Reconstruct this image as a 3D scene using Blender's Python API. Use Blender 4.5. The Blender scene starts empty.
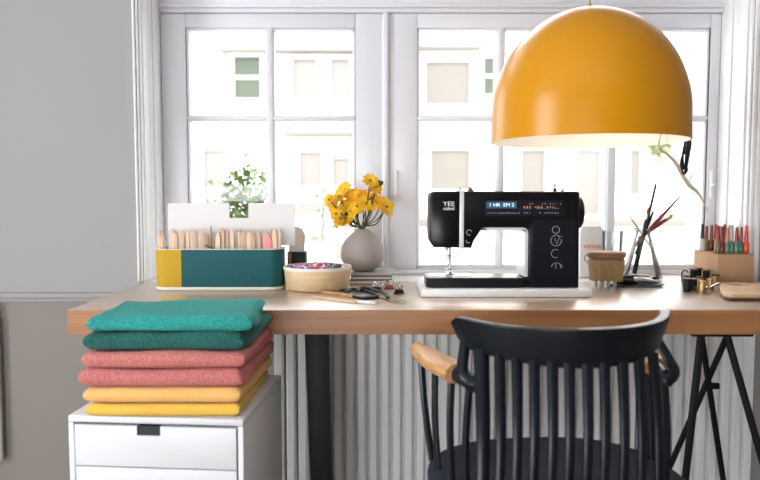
import bpy, bmesh, math, random
from mathutils import Vector, Matrix, noise
R = random.Random(7)
PI = math.pi
S = bpy.context.scene
COL = S.collection
# ---------------------------------------------------------------- camera geometry
CZ, F, HOR = 1.03, 680.0, 44 / 680.0
PT = math.atan(HOR)
def P(px, py, Y):
    """point at world depth Y seen at this place of the photograph"""
    u, v = (px - 380) / F, (py - 240) / F
    d = Vector((u, math.cos(PT) - v * math.sin(PT), -math.sin(PT) - v * math.cos(PT)))
    t = Y / d.y
    return Vector((d.x * t, Y, CZ + d.z * t))
def X(px, py, Y): return P(px, py, Y).x
def Z(py, Y): return P(380, py, Y).z
cd = bpy.data.cameras.new('camera'); cam = bpy.data.objects.new('camera', cd); COL.objects.link(cam)
cam.location = (0, 0, CZ); cam.rotation_euler = (PI / 2 - PT, 0, 0)
cd.sensor_width = 36; cd.lens = 36 * F / 760
cd.clip_start = .05; cd.clip_end = 200
cd.dof.use_dof = True; cd.dof.focus_distance = 1.88; cd.dof.aperture_fstop = 2.5
S.camera = cam
# ---------------------------------------------------------------- materials
def mat(name, col, rough=.5, metal=0., bump=None, var=None, emit=None, coat=0., spec=.5, alpha=None, trans=0., sheen=0., sss=0.):
    m = bpy.data.materials.new(name); m.use_nodes = True
    nt = m.node_tree; b = nt.nodes['Principled BSDF']
    b.inputs['Base Color'].default_value = (*col, 1)
    b.inputs['Roughness'].default_value = rough
    b.inputs['Metallic'].default_value = metal
    b.inputs['Coat Weight'].default_value = coat
    b.inputs['Specular IOR Level'].default_value = spec
    b.inputs['Transmission Weight'].default_value = trans
    b.inputs['Sheen Weight'].default_value = sheen
    if emit: b.inputs['Emission Color'].default_value = (*emit[0], 1); b.inputs['Emission Strength'].default_value = emit[1]
    tc = nt.nodes.new('ShaderNodeTexCoord')
    if var:   # (scale, amount 0..1, colour2)
        n = nt.nodes.new('ShaderNodeTexNoise'); n.inputs['Scale'].default_value = var[0]; n.inputs['Detail'].default_value = 4
        r = nt.nodes.new('ShaderNodeMapRange'); r.inputs['From Min'].default_value = .35; r.inputs['From Max'].default_value = .65
        r.inputs['To Max'].default_value = var[1]
        mx = nt.nodes.new('ShaderNodeMix'); mx.data_type = 'RGBA'
        mx.inputs[6].default_value = (*col, 1); mx.inputs[7].default_value = (*var[2], 1)
        nt.links.new(tc.outputs['Object'], n.inputs['Vector']); nt.links.new(n.outputs['Fac'], r.inputs['Value'])
        nt.links.new(r.outputs[0], mx.inputs[0]); nt.links.new(mx.outputs[2], b.inputs['Base Color'])
    if bump:  # (scale, strength, distance)
        n = nt.nodes.new('ShaderNodeTexNoise'); n.inputs['Scale'].default_value = bump[0]; n.inputs['Detail'].default_value = 3
        bp = nt.nodes.new('ShaderNodeBump'); bp.inputs['Strength'].default_value = bump[1]; bp.inputs['Distance'].default_value = bump[2]
        nt.links.new(tc.outputs['Object'], n.inputs['Vector']); nt.links.new(n.outputs['Fac'], bp.inputs['Height'])
        nt.links.new(bp.outputs[0], b.inputs['Normal'])
    return m
def wood(name, c1, c2, rough=.4, axis=0, scale=1., coat=0.):
    m = bpy.data.materials.new(name); m.use_nodes = True
    nt = m.node_tree; b = nt.nodes['Principled BSDF']
    b.inputs['Roughness'].default_value = rough; b.inputs['Coat Weight'].default_value = coat; b.inputs['Coat Roughness'].default_value = .30; b.inputs['Coat IOR'].default_value = 1.9 if coat > .9 else 1.5
    tc = nt.nodes.new('ShaderNodeTexCoord'); mp = nt.nodes.new('ShaderNodeMapping')
    s = [22 * scale] * 3; s[axis] = 1.2 * scale
    mp.inputs['Scale'].default_value = s
    n = nt.nodes.new('ShaderNodeTexNoise'); n.inputs['Scale'].default_value = 2; n.inputs['Detail'].default_value = 6; n.inputs['Distortion'].default_value = .6
    r = nt.nodes.new('ShaderNodeValToRGB')
    r.color_ramp.elements[0].position = .3; r.color_ramp.elements[0].color = (*c1, 1)
    r.color_ramp.elements[1].position = .7; r.color_ramp.elements[1].color = (*c2, 1)
    L = nt.links.new
    L(tc.outputs['Object'], mp.inputs['Vector']); L(mp.outputs[0], n.inputs['Vector']); L(n.outputs['Fac'], r.inputs[0]); L(r.outputs[0], b.inputs['Base Color'])
    return m
def glassmat(name, tint=(1, 1, 1), gl=.06, transp=.9, rough=.02):
    m = bpy.data.materials.new(name); m.use_nodes = True
    nt = m.node_tree; nt.nodes.clear()
    o = nt.nodes.new('ShaderNodeOutputMaterial'); t = nt.nodes.new('ShaderNodeBsdfTransparent'); g = nt.nodes.new('ShaderNodeBsdfGlossy')
    f = nt.nodes.new('ShaderNodeFresnel'); f.inputs[0].default_value = 1.45
    mx = nt.nodes.new('ShaderNodeMixShader')
    t.inputs[0].default_value = (*tint, 1); g.inputs['Roughness'].default_value = rough
    mu = nt.nodes.new('ShaderNodeMath'); mu.operation = 'MULTIPLY'; mu.inputs[1].default_value = gl / .06
    L = nt.links.new
    L(f.outputs[0], mu.inputs[0]); L(mu.outputs[0], mx.inputs[0]); L(t.outputs[0], mx.inputs[1]); L(g.outputs[0], mx.inputs[2]); L(mx.outputs[0], o.inputs[0])
    return m
M = dict(
    wall=mat('painted plaster', (.35, .34, .34), .85, bump=(60, .08, .004), var=(1.5, .3, (.335, .325, .325))),
    wall_shade=mat('lower wall shade', (.25, .225, .20), .8, bump=(60, .08, .004)),  # wall colour darkened in place of the shade below the rail
    ceil=mat('ceiling paint', (.75, .74, .73), .9),
    floor=wood('floor boards', (.22, .15, .10), (.30, .21, .14), .45, 1),
    wpaint=mat('window paint', (.74, .74, .78), .35),
    reveal=mat('white gloss paint', (.88, .88, .89), .3),
    sill=mat('sill paint', (.88, .88, .87), .3),
    desk=wood('desk top wood', (.50, .35, .24), (.60, .45, .32), .34, 0, coat=1.),
    deskedge=wood('desk edge wood', (.30, .12, .045), (.39, .185, .072), .4, 0),
    black=mat('black metal', (.008, .008, .009), .5, spec=.2),
    rad=mat('radiator enamel', (.90, .90, .89), .3),
    cab=mat('cabinet lacquer', (.67, .67, .69), .35),
    dark=mat('dark gap', (.02, .02, .022), .7),
    teal=mat('teal terry', (.004, .27, .245), .95, bump=(300, 1., .008), var=(270, 1., (.04, .50, .44)), sheen=.08),
    green=mat('dark green terry', (.005, .085, .075), .95, bump=(300, 1., .008), var=(270, 1., (.02, .19, .16)), sheen=.05),
    pink=mat('rose terry', (.56, .13, .12), .95, bump=(420, 1., .005), var=(270, 1., (.76, .28, .26)), sheen=.1),
    coral=mat('coral terry', (.58, .14, .12), .95, bump=(420, 1., .005), var=(270, 1., (.76, .28, .25)), sheen=.1),
    apricot=mat('apricot cotton', (.83, .45, .13), .9, bump=(500, .6, .003), var=(200, .5, (.88, .54, .20)), sheen=.2),
    yellow=mat('yellow cotton', (.78, .47, .055), .9, bump=(500, .6, .003), var=(200, .5, (.84, .55, .09)), sheen=.2),
    chair=mat('chair black paint', (.004, .006, .010), .30, spec=.32, var=(3, .5, (.008, .011, .016))),
    seat=mat('slate seat pad', (.022, .030, .046), .6, bump=(200, .4, .002)),
    armwood=wood('arm wood', (.42, .20, .07), (.66, .38, .17), .38, 1, 2),
    lamp=mat('mustard lacquer', (.62, .26, .001), .29, spec=.38),
    lampin=mat('shade inside', (.92, .88, .80), .5),
    cordy=mat('mustard cord', (.55, .32, .03), .6),
    bulb=mat('bulb glass', (1, .9, .7), .3, emit=((1, .88, .70), 4)),
    mblack=mat('machine black', (.004, .004, .005), .25, spec=.28),
    mpurple=mat('machine column black', (.005, .0045, .009), .38, spec=.25),
    silver=mat('silver plastic', (.72, .73, .76), .3, metal=.2),
    chrome=mat('chrome', (.6, .6, .62), .2, metal=1),
    white=mat('white plastic', (.86, .86, .87), .4),
    mtext=mat('white print', (.85, .85, .88), .5),
    lcd=mat('lit display', (.02, .05, .10), .3, emit=((.10, .22, .38), .25)),
    lcdtext=mat('lit digits', (.6, .8, 1), .5, emit=((.65, .85, 1), .9)),
    orange=mat('orange print', (.75, .25, .10), .5),
    greyp=mat('grey print', (.30, .31, .35), .5),
    lineblue=mat('pale line print', (.38, .38, .50), .5),
    tealcard=mat('teal card', (.003, .085, .095), .75, bump=(300, .3, .002), var=(80, .4, (.004, .105, .115))),
    mustard=mat('mustard card', (.52, .31, .005), .7),
    cream=mat('cream card', (.86, .80, .70), .6),
    card=mat('white card', (.78, .75, .74), .7),
    peg=wood('peg wood', (.66, .42, .30), (.86, .68, .52), .5, 2, 3),
    pegdark=wood('tan peg wood', (.50, .29, .17), (.74, .52, .36), .5, 2, 3),
    pegpink=mat('pink peg', (.78, .28, .30), .5),
    brass=mat('brass', (.50, .36, .15), .35, metal=.9),
    paleroll=mat('pale roll', (.72, .62, .50), .6),
    bowl=wood('bentwood', (.72, .50, .28), (.82, .62, .38), .5, 0, 1),
    vase=mat('stone grey glaze', (.37, .32, .285), .6, bump=(90, .1, .002), var=(12, .5, (.33, .28, .25))),
    petal=mat('yellow petal', (.93, .50, .01), .6, var=(60, .8, (.95, .66, .03))),
    petal2=mat('amber petal', (.90, .36, .01), .6, var=(60, .8, (.95, .58, .02))),
    fcentre=mat('flower centre', (.42, .10, .01), .8),
    stem=mat('dark stem', (.05, .05, .02), .7),
    leafd=mat('dark leaf', (.03, .07, .025), .5),
    leafl=mat('fresh leaf', (.09, .18, .03), .5, var=(30, .8, (.20, .28, .07))),
    palel=mat('sunlit leaf', (.14, .18, .06), .6, var=(3, .8, (.18, .20, .09))),
    pot=mat('planter white', (.85, .84, .82), .6),
    bookd=mat('dark cover', (.06, .045, .04), .5), bookg=mat('grey cover', (.45, .44, .45), .5), page=mat('paper', (.83, .78, .70), .8),
    lightwood=wood('light wood', (.72, .50, .28), (.86, .66, .42), .5, 0, 2),
    scdark=mat('dark green handle', (.006, .018, .020), .4, spec=.3), olive=mat('olive steel', (.22, .20, .09), .45, metal=.3),
    rust=mat('rust red', (.38, .08, .035), .45),
    brushwood=wood('brush wood', (.22, .10, .045), (.34, .17, .08), .5, 0, 2),
    bristle=mat('bristle', (.50, .36, .18), .7, var=(200, .8, (.30, .19, .08))),
    glass=glassmat('window glass', gl=.04), jar=glassmat('jar glass', (.97, .98, .98), .05),
    slate=mat('grey tray', (.16, .17, .18), .5), iron=mat('blackened iron', (.010, .010, .011), .45, spec=.25),
    carton=mat('kraft card', (.50, .29, .16), .75, var=(90, .4, (.45, .26, .14))),
    board=wood('board wood', (.58, .36, .20), (.70, .48, .30), .45, 0, 1), boardd=mat('dark board edge', (.10, .05, .03), .5),
    redtxt=mat('red print', (.8, .12, .08), .6),
    ribbon=mat('dried leaf', (.42, .43, .28), .6, var=(12, .9, (.46, .26, .22))),
    maroon=mat('maroon lacquer', (.22, .02, .02), .35), ochre=mat('ochre tip', (.85, .50, .06), .6),
    stucco=mat('stucco', (.62, .60, .57), .9), stone=mat('stone', (.135, .122, .105), .9), winout=mat('outer window', (.142, .122, .106), .5),
    shutter=mat('green shutter', (.062, .075, .05), .7), paving=mat('street', (.6, .58, .55), .9), roof=mat('roof tile', (.5, .3, .22), .8),
)
def colmat(name, c, rough=.3, **k): return mat(name, c, rough, **k)
# ---------------------------------------------------------------- mesh helpers
def B(): return bmesh.new()
def merge(dst, src, mtx=None):
    if mtx is not None: bmesh.ops.transform(src, matrix=mtx, verts=src.verts)
    me = bpy.data.meshes.new('t'); src.to_mesh(me); dst.from_mesh(me); bpy.data.meshes.remove(me); src.free()
def box(bm, x0, x1, y0, y1, z0, z1, bev=0., seg=2, mtx=None):
    t = B(); bmesh.ops.create_cube(t, size=1)
    bmesh.ops.transform(t, matrix=Matrix.Translation(((x0 + x1) / 2, (y0 + y1) / 2, (z0 + z1) / 2)) @ Matrix.Diagonal((abs(x1 - x0), abs(y1 - y0), abs(z1 - z0), 1)), verts=t.verts)
    if bev > 0: bmesh.ops.bevel(t, geom=list(t.edges), offset=bev, segments=seg, affect='EDGES', profile=.5)
    merge(bm, t, mtx); return bm
def lathe(bm, prof, n=32, c=(0, 0, 0), mtx=None, sx=1, sy=1):
    t = B(); rings = []
    for r, z in prof:
        if r < 1e-5: rings.append([t.verts.new((0, 0, z))])
        else: rings.append([t.verts.new((r * sx * math.cos(2 * PI * i / n), r * sy * math.sin(2 * PI * i / n), z)) for i in range(n)])
    for a, b in zip(rings, rings[1:]):
        for i in range(n):
            j = (i + 1) % n
            if len(a) == 1 and len(b) == 1: continue
            if len(a) == 1: t.faces.new((a[0], b[j], b[i]))
            elif len(b) == 1: t.faces.new((a[i], a[j], b[0]))
            else: t.faces.new((a[i], a[j], b[j], b[i]))
    bmesh.ops.recalc_face_normals(t, faces=t.faces)
    merge(bm, t, (Matrix.Translation(c) @ (mtx or Matrix()))); return bm
def tube(bm, pts, rad, n=10, flat=1., cap=True, up=(0, 0, 1)):
    """tube along points; rad number or list; flat squeezes one axis"""
    pts = [Vector(p) for p in pts]; k = len(pts)
    rs = rad if isinstance(rad, (list, tuple)) else [rad] * k
    prev = None; rings = []
    for i, p in enumerate(pts):
        t = (pts[min(i + 1, k - 1)] - pts[max(i - 1, 0)]).normalized()
        if prev is None:
            u = Vector(up); a = t.cross(u)
            if a.length < 1e-3: a = t.cross(Vector((0, 1, 0)))
            a.normalize()
        else:
            a = (prev - t * prev.dot(t)).normalized()
        prev = a; b = t.cross(a)
        rings.append([bm.verts.new(p + a * rs[i] * math.cos(2 * PI * q / n) + b * rs[i] * flat * math.sin(2 * PI * q / n)) for q in range(n)])
    for A, C in zip(rings, rings[1:]):
        for q in range(n): bm.faces.new((A[q], A[(q + 1) % n], C[(q + 1) % n], C[q]))
    if cap: bm.faces.new(rings[0][::-1]); bm.faces.new(rings[-1])
    return bm
def spline(pts, n=8):
    pts = [Vector(p) for p in pts]; out = []
    for i in range(len(pts) - 1):
        p0, p1, p2, p3 = pts[max(i - 1, 0)], pts[i], pts[i + 1], pts[min(i + 2, len(pts) - 1)]
        for k in range(n):
            t = k / n
            out.append(.5 * ((2 * p1) + (p2 - p0) * t + (2 * p0 - 5 * p1 + 4 * p2 - p3) * t * t + (3 * p1 - p0 - 3 * p2 + p3) * t ** 3))
    out.append(pts[-1]); return out
def prism(bm, poly, a0, a1, axis='y', bev=0., seg=2, mtx=None):
    """extrude polygon given in the two other axes"""
    t = B()
    def mk(p, a): return {'y': (p[0], a, p[1]), 'z': (p[0], p[1], a), 'x': (a, p[0], p[1])}[axis]
    v0 = [t.verts.new(mk(p, a0)) for p in poly]; v1 = [t.verts.new(mk(p, a1)) for p in poly]
    f0 = t.faces.new(v0); f1 = t.faces.new(v1[::-1])
    n = len(poly)
    for i in range(n): t.faces.new((v0[i], v1[i], v1[(i + 1) % n], v0[(i + 1) % n]))
    bmesh.ops.recalc_face_normals(t, faces=t.faces)
    if bev > 0: bmesh.ops.bevel(t, geom=list(set(list(f0.edges) + list(f1.edges))), offset=bev, segments=seg, affect='EDGES', profile=.5)
    merge(bm, t, mtx); return bm
def ball(bm, c, r, s=(1, 1, 1), sub=2, mtx=None):
    t = B(); bmesh.ops.create_icosphere(t, subdivisions=sub, radius=r)
    merge(bm, t, Matrix.Translation(c) @ (mtx or Matrix()) @ Matrix.Diagonal((*s, 1))); return bm
def cyl(bm, p0, p1, r0, r1=None, n=16): return tube(bm, [p0, p1], [r0, r0 if r1 is None else r1], n)
def rr(x0, x1, z0, z1, r, n=5):
    """rounded rectangle outline; r number or 4 radii (bl, br, tr, tl)"""
    rs = r if isinstance(r, (list, tuple)) else [r] * 4; out = []
    for (cx, cz, a0), q in zip(((x0, z0, PI), (x1, z0, 1.5 * PI), (x1, z1, 0), (x0, z1, .5 * PI)), rs):
        sx = 1 if cx == x0 else -1; sz = 1 if cz == z0 else -1
        for i in range(n + 1):
            a = a0 + i / n * PI / 2
            out.append((cx + sx * q + q * math.cos(a), cz + sz * q + q * math.sin(a)))
    return out
def link(name, bm, m, parent=None, loc=(0, 0, 0), rot=(0, 0, 0), ang=35):
    me = bpy.data.meshes.new(name); bmesh.ops.remove_doubles(bm, verts=bm.verts, dist=1e-6) if len(bm.verts) < 60000 else None
    bm.to_mesh(me); bm.free()
    me.materials.append(M[m] if isinstance(m, str) else m)
    me.polygons.foreach_set('use_smooth', [True] * len(me.polygons))
    me.set_sharp_from_angle(angle=math.radians(ang))
    o = bpy.data.objects.new(name, me); COL.objects.link(o)
    o.location = loc; o.rotation_euler = rot
    if parent: o.parent = parent
    return o
def tag(o, label, cat, group=None, kind=None):
    o['label'] = label; o['category'] = cat
    if group: o['group'] = group
    if kind: o['kind'] = kind
    return o
def thing(name, label, cat, loc=(0, 0, 0), rot=(0, 0, 0), group=None):
    o = bpy.data.objects.new(name, None); o.empty_display_size = .05; COL.objects.link(o)
    o.location = loc; o.rotation_euler = rot
    return tag(o, label, cat, group)
def struct(name, bm, m, parent=None):
    o = link(name, bm, m, parent)
    if not parent: o['kind'] = 'structure'
    return o
def copy_tree(o, parent=None):
    c = o.copy(); COL.objects.link(c)
    if parent: c.parent = parent
    for ch in [k for k in bpy.data.objects if k.parent == o]: copy_tree(ch, c)
    return c
def write(name, s, size, loc, m, parent, ext=.0004, rot=(PI / 2, 0, 0), sx=1):
    cu = bpy.data.curves.new(name, 'FONT'); cu.body = s; cu.size = size; cu.extrude = ext; cu.align_x = 'CENTER'; cu.align_y = 'CENTER'
    tmp = bpy.data.objects.new('t', cu); COL.objects.link(tmp); bpy.context.view_layer.update()
    me = bpy.data.meshes.new_from_object(tmp.evaluated_get(bpy.context.evaluated_depsgraph_get())); bpy.data.objects.remove(tmp)
    me.materials.clear(); me.materials.append(M[m]); me.name = name
    o = bpy.data.objects.new(name, me); COL.objects.link(o)
    o.location = loc; o.rotation_euler = rot; o.scale = (sx, 1, 1)
    if parent: o.parent = parent
    return o
# ================================================================ THE SETTING
WY, SY = 2.22, 2.42          # wall plane, sash plane
OL, OR_, OT, DZ = -.775, 1.20, 2.30, .75
XL, XR, YB, CH = -2.5, 2.9, -2.6, 2.7
b = B()
box(b, XL, OL, WY, WY + .45, 0, CH); box(b, OR_, XR, WY, WY + .45, 0, CH); box(b, OL, OR_, WY, WY + .45, OT, CH); box(b, OL, OR_, WY, WY + .45, 0, DZ - .03)
struct('wall_north', b, 'wall')
b = B(); box(b, XL, -2.3, YB - .1, YB, 0, CH); box(b, -.1, XR, YB - .1, YB, 0, CH); box(b, -2.3, -.1, YB - .1, YB, 0, .06); box(b, -2.3, -.1, YB - .1, YB, 1.15, CH)  # low opening made to let the added fill light in
struct('wall_south', b, 'wall')
struct('wall_east', box(B(), XR, XR + .1, YB, WY + .45, 0, CH), 'wall')
# west wall with its own window opening
wy0, wy1, wz0, wz1 = -.5, .8, .5, 2.15
b = B(); box(b, XL - .1, XL, YB, wy0, 0, CH); box(b, XL - .1, XL, wy1, WY + .45, 0, CH); box(b, XL - .1, XL, wy0, wy1, 0, wz0); box(b, XL - .1, XL, wy0, wy1, wz1, CH)
struct('wall_west', b, 'wall')
struct('floor', box(B(), XL, XR, YB, WY + .45, -.1, 0), 'floor')
struct('ceiling', box(B(), XL, XR, YB, WY + .45, CH, CH + .1), 'ceil')
struct('baseboard_north', box(B(), XL, XR, WY - .018, WY - .0005, .0005, .07, .004), 'wpaint')
# chair rail on the wall left of the window
zr = Z(296, WY)
b = B(); box(b, XL, OL - .022, WY - .016, WY - .0005, zr - .006, zr + .012, .004); box(b, XL, OL - .022, WY - .009, WY - .0005, zr - .018, zr - .006, .002)
struct('trim_1', b, 'wall')
struct('trim_10', box(B(), XL, OL - .002, WY - .004, WY - .0004, .071, zr - .018), 'wall_shade')  # thin sheet carrying the painted shade of the lower wall
# casing and panelled reveals
b = B()
for (a, c, d) in ((OL - .016, OL - .008, .016), (OL - .007, OL, .010)): box(b, a, c, WY - d, WY - .0005, DZ + .003 if a > OL else .7505, OT, .004)
struct('trim_2', b, 'reveal')
b = B()
for (a, c, d) in ((OR_, OR_ + .012, .014), (OR_ + .013, OR_ + .03, .022)): box(b, a, c, WY - d, WY - .0005, DZ, OT, .004)
struct('trim_3', b, 'reveal')
b = B()
box(b, OL, OL + .006, WY, SY, DZ + .001, OT)
for y, w_ in ((WY + .012, .05), (WY + .11, .06)): box(b, OL + .006, OL + .010, y, y + w_, DZ + .001, OT, .004, 3)
struct('trim_4', b, 'reveal')
b = B()
box(b, OR_ - .006, OR_, WY, SY, DZ + .001, OT)
for y, w_ in ((WY + .02, .05), (WY + .12, .05)): box(b, OR_ - .011, OR_ - .006, y, y + w_, DZ + .001, OT, .003, 3)
struct('trim_5', b, 'reveal')
struct('trim_6', box(B(), OL, OR_, WY + .001, SY + .2, DZ - .03, DZ - .0005, .0), 'sill')          # inner window sill level with the desk
# windows
zg0, zg1, zm = Z(267.5, SY), Z(28, SY), Z(118, SY)
zb, zt = DZ + .012, Z(13.5, SY)
def sx(px): return X(px, 130, SY)
def bars(b, x0, x1, z0, z1, d0=0., d1=.045, bev=.004): box(b, x0, x1, SY + d0, SY + d1, z0, z1, bev)
def sash(name, x0, x1, gx0, gx1, munt):
    e = bpy.data.objects.new(name, None); COL.objects.link(e); e['kind'] = 'structure'
    b = B()
    bars(b, x0, gx0, zb, zt); bars(b, gx1, x1, zb, zt); bars(b, gx0, gx1, zb, zg0); bars(b, gx0, gx1, zg1, zt)
    link('window_frame', b, 'wpaint', e)
    b = B(); w = .010                              # glazing bead
    for (a, c, d, f) in ((gx0, gx0 + w, zg0, zg1), (gx1 - w, gx1, zg0, zg1), (gx0, gx1, zg0, zg0 + w), (gx0, gx1, zg1 - w, zg1)): bars(b, a, c, d, f, .008, .04, .003)
    link('glazing_bead', b, 'reveal', e)
    b = B()
    for m_, wd in munt:
        bars(b, m_ - wd / 2, m_ + wd / 2, zg0, zg1, .004, .04, .005); bars(b, m_ - wd / 2 + .006, m_ + wd / 2 - .006, zg0, zg1, -.004, .01, .003)
    bars(b, gx0, gx1, zm - .011, zm + .011, .006, .04, .005); bars(b, gx0, gx1, zm - .006, zm + .006, -.002, .01, .003)
    link('muntin', b, 'wpaint', e)
    link('window_glass', box(B(), gx0, gx1, SY + .022, SY + .026, zg0, zg1), 'glass', e)
    return e
w1 = sash('window_1', OL + .006, sx(382.5), sx(187), sx(355.5), [(sx(270.5), .030)])
w2 = sash('window_2', sx(389.5), OR_ - .006, sx(417), sx(708), [(sx(500.5), .030), (sx(612), .038)])
b = B()   # meeting moulding between the sashes
box(b, sx(382.7), sx(389.3), SY - .012, SY + .05, zb, zt, .003); box(b, sx(384), sx(388), SY - .02, SY, zb, zt, .004, 3)
link('meeting_moulding', b, 'wpaint', w1)
for px, w, in ((396, w2), (707 + 5, w2)):
    t = B(); box(t, sx(px) - .004, sx(px) + .004, SY - .012, SY + .004, 1.02, 1.12, .002); cyl(t, (sx(px), SY - .001, 1.07), (sx(px), SY - .03, 1.07), .006, n=10)
    link('window_latch', t, 'reveal', w)
# bottom threshold rail and head transom with a fanlight above
b = B(); box(b, OL + .006, OR_ - .006, SY - .012, SY + .055, DZ, zb + .004, .003); struct('trim_7', b, 'reveal')
b = B(); z = zt
box(b, OL, OR_, SY - .012, SY + .06, z + .001, z + .016, .005, 3); box(b, OL, OR_, SY - .02, SY + .06, z + .016, z + .03, .004); box(b, OL, OR_, SY - .008, SY + .06, z + .03, z + .052, .004)
struct('trim_8', b, 'wpaint')
b = B(); z0 = zt + .052
e = bpy.data.objects.new('window_3', None); COL.objects.link(e); e['kind'] = 'structure'
for (a, c, d, f) in ((OL, OR_, z0, z0 + .05), (OL, OR_, OT - .05, OT), (OL, OL + .09, z0, OT), (OR_ - .09, OR_, z0, OT), (sx(368), sx(403), z0, OT), (sx(270.5) - .015, sx(270.5) + .015, z0, OT), (sx(560) - .015, sx(560) + .015, z0, OT)):
    bars(b, a, c, d, f)
link('window_frame', b, 'wpaint', e); link('window_glass', box(B(), OL + .09, OR_ - .09, SY + .022, SY + .026, z0 + .05, OT - .05), 'glass', e)
# ---------------------------------------------------------------- outside
struct('ground', box(B(), -40, 40, 2.7, 60, -3.2, -3.0), 'paving')
FY = 14.0
def building(name, label, x0, x1, y0, zt_, wallm, wins, ledges):
    e = thing(name, label, 'building', ((x0 + x1) / 2, y0, -3.0), group='buildings across the street')
    ox, oz = (x0 + x1) / 2, -3.0
    def pt(n, bm, m): bmesh.ops.translate(bm, vec=(-ox, -y0, -oz), verts=bm.verts); return link(n, bm, m, e)
    pt('wall', box(B(), x0, x1, y0, y0 + 5, -3, zt_), wallm)
    pt('roof', prism(B(), [(x0, zt_), (x1, zt_), (x1 - 1, zt_ + 1.6), (x0 + 1, zt_ + 1.6)], y0 - .3, y0 + 5.3), 'roof')
    for (a0, r0, a1, r1, gm) in wins:
        p0 = P(a0, r1, y0); p1 = P(a1, r0, y0)
        t = B(); f = .07
        for (a, c, d, g) in ((p0.x - f, p0.x, p0.z - f, p1.z + f), (p1.x, p1.x + f, p0.z - f, p1.z + f), (p0.x, p1.x, p1.z, p1.z + f), (p0.x, p1.x, p0.z - f, p0.z)) + (((p0.x, p1.x, (p0.z + p1.z) / 2 - .03, (p0.z + p1.z) / 2 + .03),) if gm == 'shutter' else ()):
            box(t, a, c, y0 - .08, y0, d, g)
        fr = pt('window', t, 'stucco')
        t = B()
        if gm == 'shutter':
            k = 12
            for i in range(k):
                z = p0.z + (p1.z - p0.z) * (i + .5) / k
                box(t, p0.x, p1.x, y0 - .045, y0 - .01, z - .02, z + .025, mtx=None)
        box(t, p0.x, p1.x, y0 - .012, y0 - .002, p0.z, p1.z)
        bmesh.ops.translate(t, vec=(-ox, -y0, -oz), verts=t.verts); link('pane', t, gm, e)
    for (a0, a1, r0, r1, dp) in ledges:
        q0, q1 = P(a0, r1, y0), P(a1, r0, y0)
        pt('ledge', box(B(), q0.x, q1.x, y0 - dp, y0, q0.z, q1.z, .02), 'stone')
building('townhouse', 'pale stucco townhouse with green shuttered window across the street', -9.5, X(392, 100, FY), FY, 5.6, 'stucco',
         [(235, 57, 261, 99, 'shutter'), (293, 59, 317, 99, 'winout'), (331, 59, 350, 99, 'winout'), (300, 152, 322, 200, 'winout'), (333, 158, 350, 200, 'winout'), (205, 150, 225, 205, 'winout'), (310, 235, 345, 262, 'winout')],
         [(222, 372, 50, 54, .25), (285, 372, 132, 137, .35), (285, 380, 205, 212, .5), (150, 372, -40, -34, .4)])
building('apartment_house', 'cream rendered apartment house seen through the right window', X(398, 100, 15.5), 16, 15.5, 7, 'stucco',
         [(425, 62, 470, 105, 'stone'), (483, 58, 494, 95, 'shutter'), (430, 150, 470, 190, 'stone'), (520, 150, 545, 200, 'stone'), (575, 150, 600, 215, 'winout'), (628, 150, 640, 195, 'stone'), (650, 60, 665, 100, 'stone'), (725, 55, 745, 100, 'stone')],
         [(400, 480, 47, 51, .2), (405, 540, 118, 123, .3), (400, 720, 218, 226, .5)])
# ================================================================ PLANTS OUTSIDE
def leaf_quads(bm, c, r, n, size, rnd, squash=1.):
    for _ in range(n):
        while True:
            q = Vector((rnd.uniform(-1, 1), rnd.uniform(-1, 1), rnd.uniform(-1, 1)))
            if q.length < 1: break
        p = Vector(c) + Vector((q.x * r[0], q.y * r[1], q.z * r[2]))
        s = size * rnd.uniform(.6, 1.2); m = Matrix.Translation(p) @ Matrix.Rotation(rnd.uniform(0, 6.28), 4, 'Z') @ Matrix.Rotation(rnd.uniform(-1.2, 1.2), 4, 'X') @ Matrix.Rotation(rnd.uniform(-.8, .8), 4, 'Y')
        pts = [(0, -.5, 0), (.28, -.15, .05), (.3, .15, .06), (0, .55, 0), (-.3, .15, .06), (-.28, -.15, .05)]
        v = [bm.verts.new(m @ (Vector(a) * s)) for a in pts]
        bm.faces.new((v[0], v[1], v[2], v[3])); bm.faces.new((v[0], v[3], v[4], v[5]))
    return bm
def outplant(label, px, bottom, top, y, halfw, n, size, seed, name='potted_herb'):
    rnd = random.Random(seed)
    zb_, zt_ = bottom, Z(top, y); x = X(px, 200, y)
    e = thing(name, label, 'plant', (x, y, zb_), group='plants on the outer window ledge')
    link('pot', lathe(B(), [(0, 0), (.045, 0), (.058, .10), (.062, .10), (.062, .115), (.052, .115), (.048, .09), (0, .09)], 20), 'pot', e)
    s = B(); h = zt_ - zb_
    for k in range(7):
        a = rnd.uniform(0, 6.28); q = halfw * rnd.uniform(.3, .9)
        tube(s, spline([(0, 0, .085), (q * .3 * math.cos(a), q * .3 * math.sin(a), h * .5), (q * math.cos(a), q * .6 * math.sin(a), h * rnd.uniform(.7, .97))], 4), .002, 5)
    link('stem', s, 'leafl', e)
    l = B(); leaf_quads(l, (0, 0, h * .62), (halfw, halfw * .7, h * .33), n, size, rnd)
    link('foliage', l, 'leafl', e, ang=180)
struct('trim_9', box(B(), OL - .1, OR_ + .1, SY + .2, SY + .62, DZ - .08, DZ - .03, .005), 'stone')
LZ = DZ - .03
outplant('bushy fresh green potted herb outside behind the white card', 247, LZ, 160, 2.82, .11, 480, .034, 1)
outplant('slim leggy green potted herb outside left of the bushy one', 212, LZ, 172, 2.86, .07, 60, .030, 2)
outplant('tiny pale green sprig in a pot outside, left of the flowers', 322, LZ, 180, 2.86, .035, 26, .028, 3)
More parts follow.
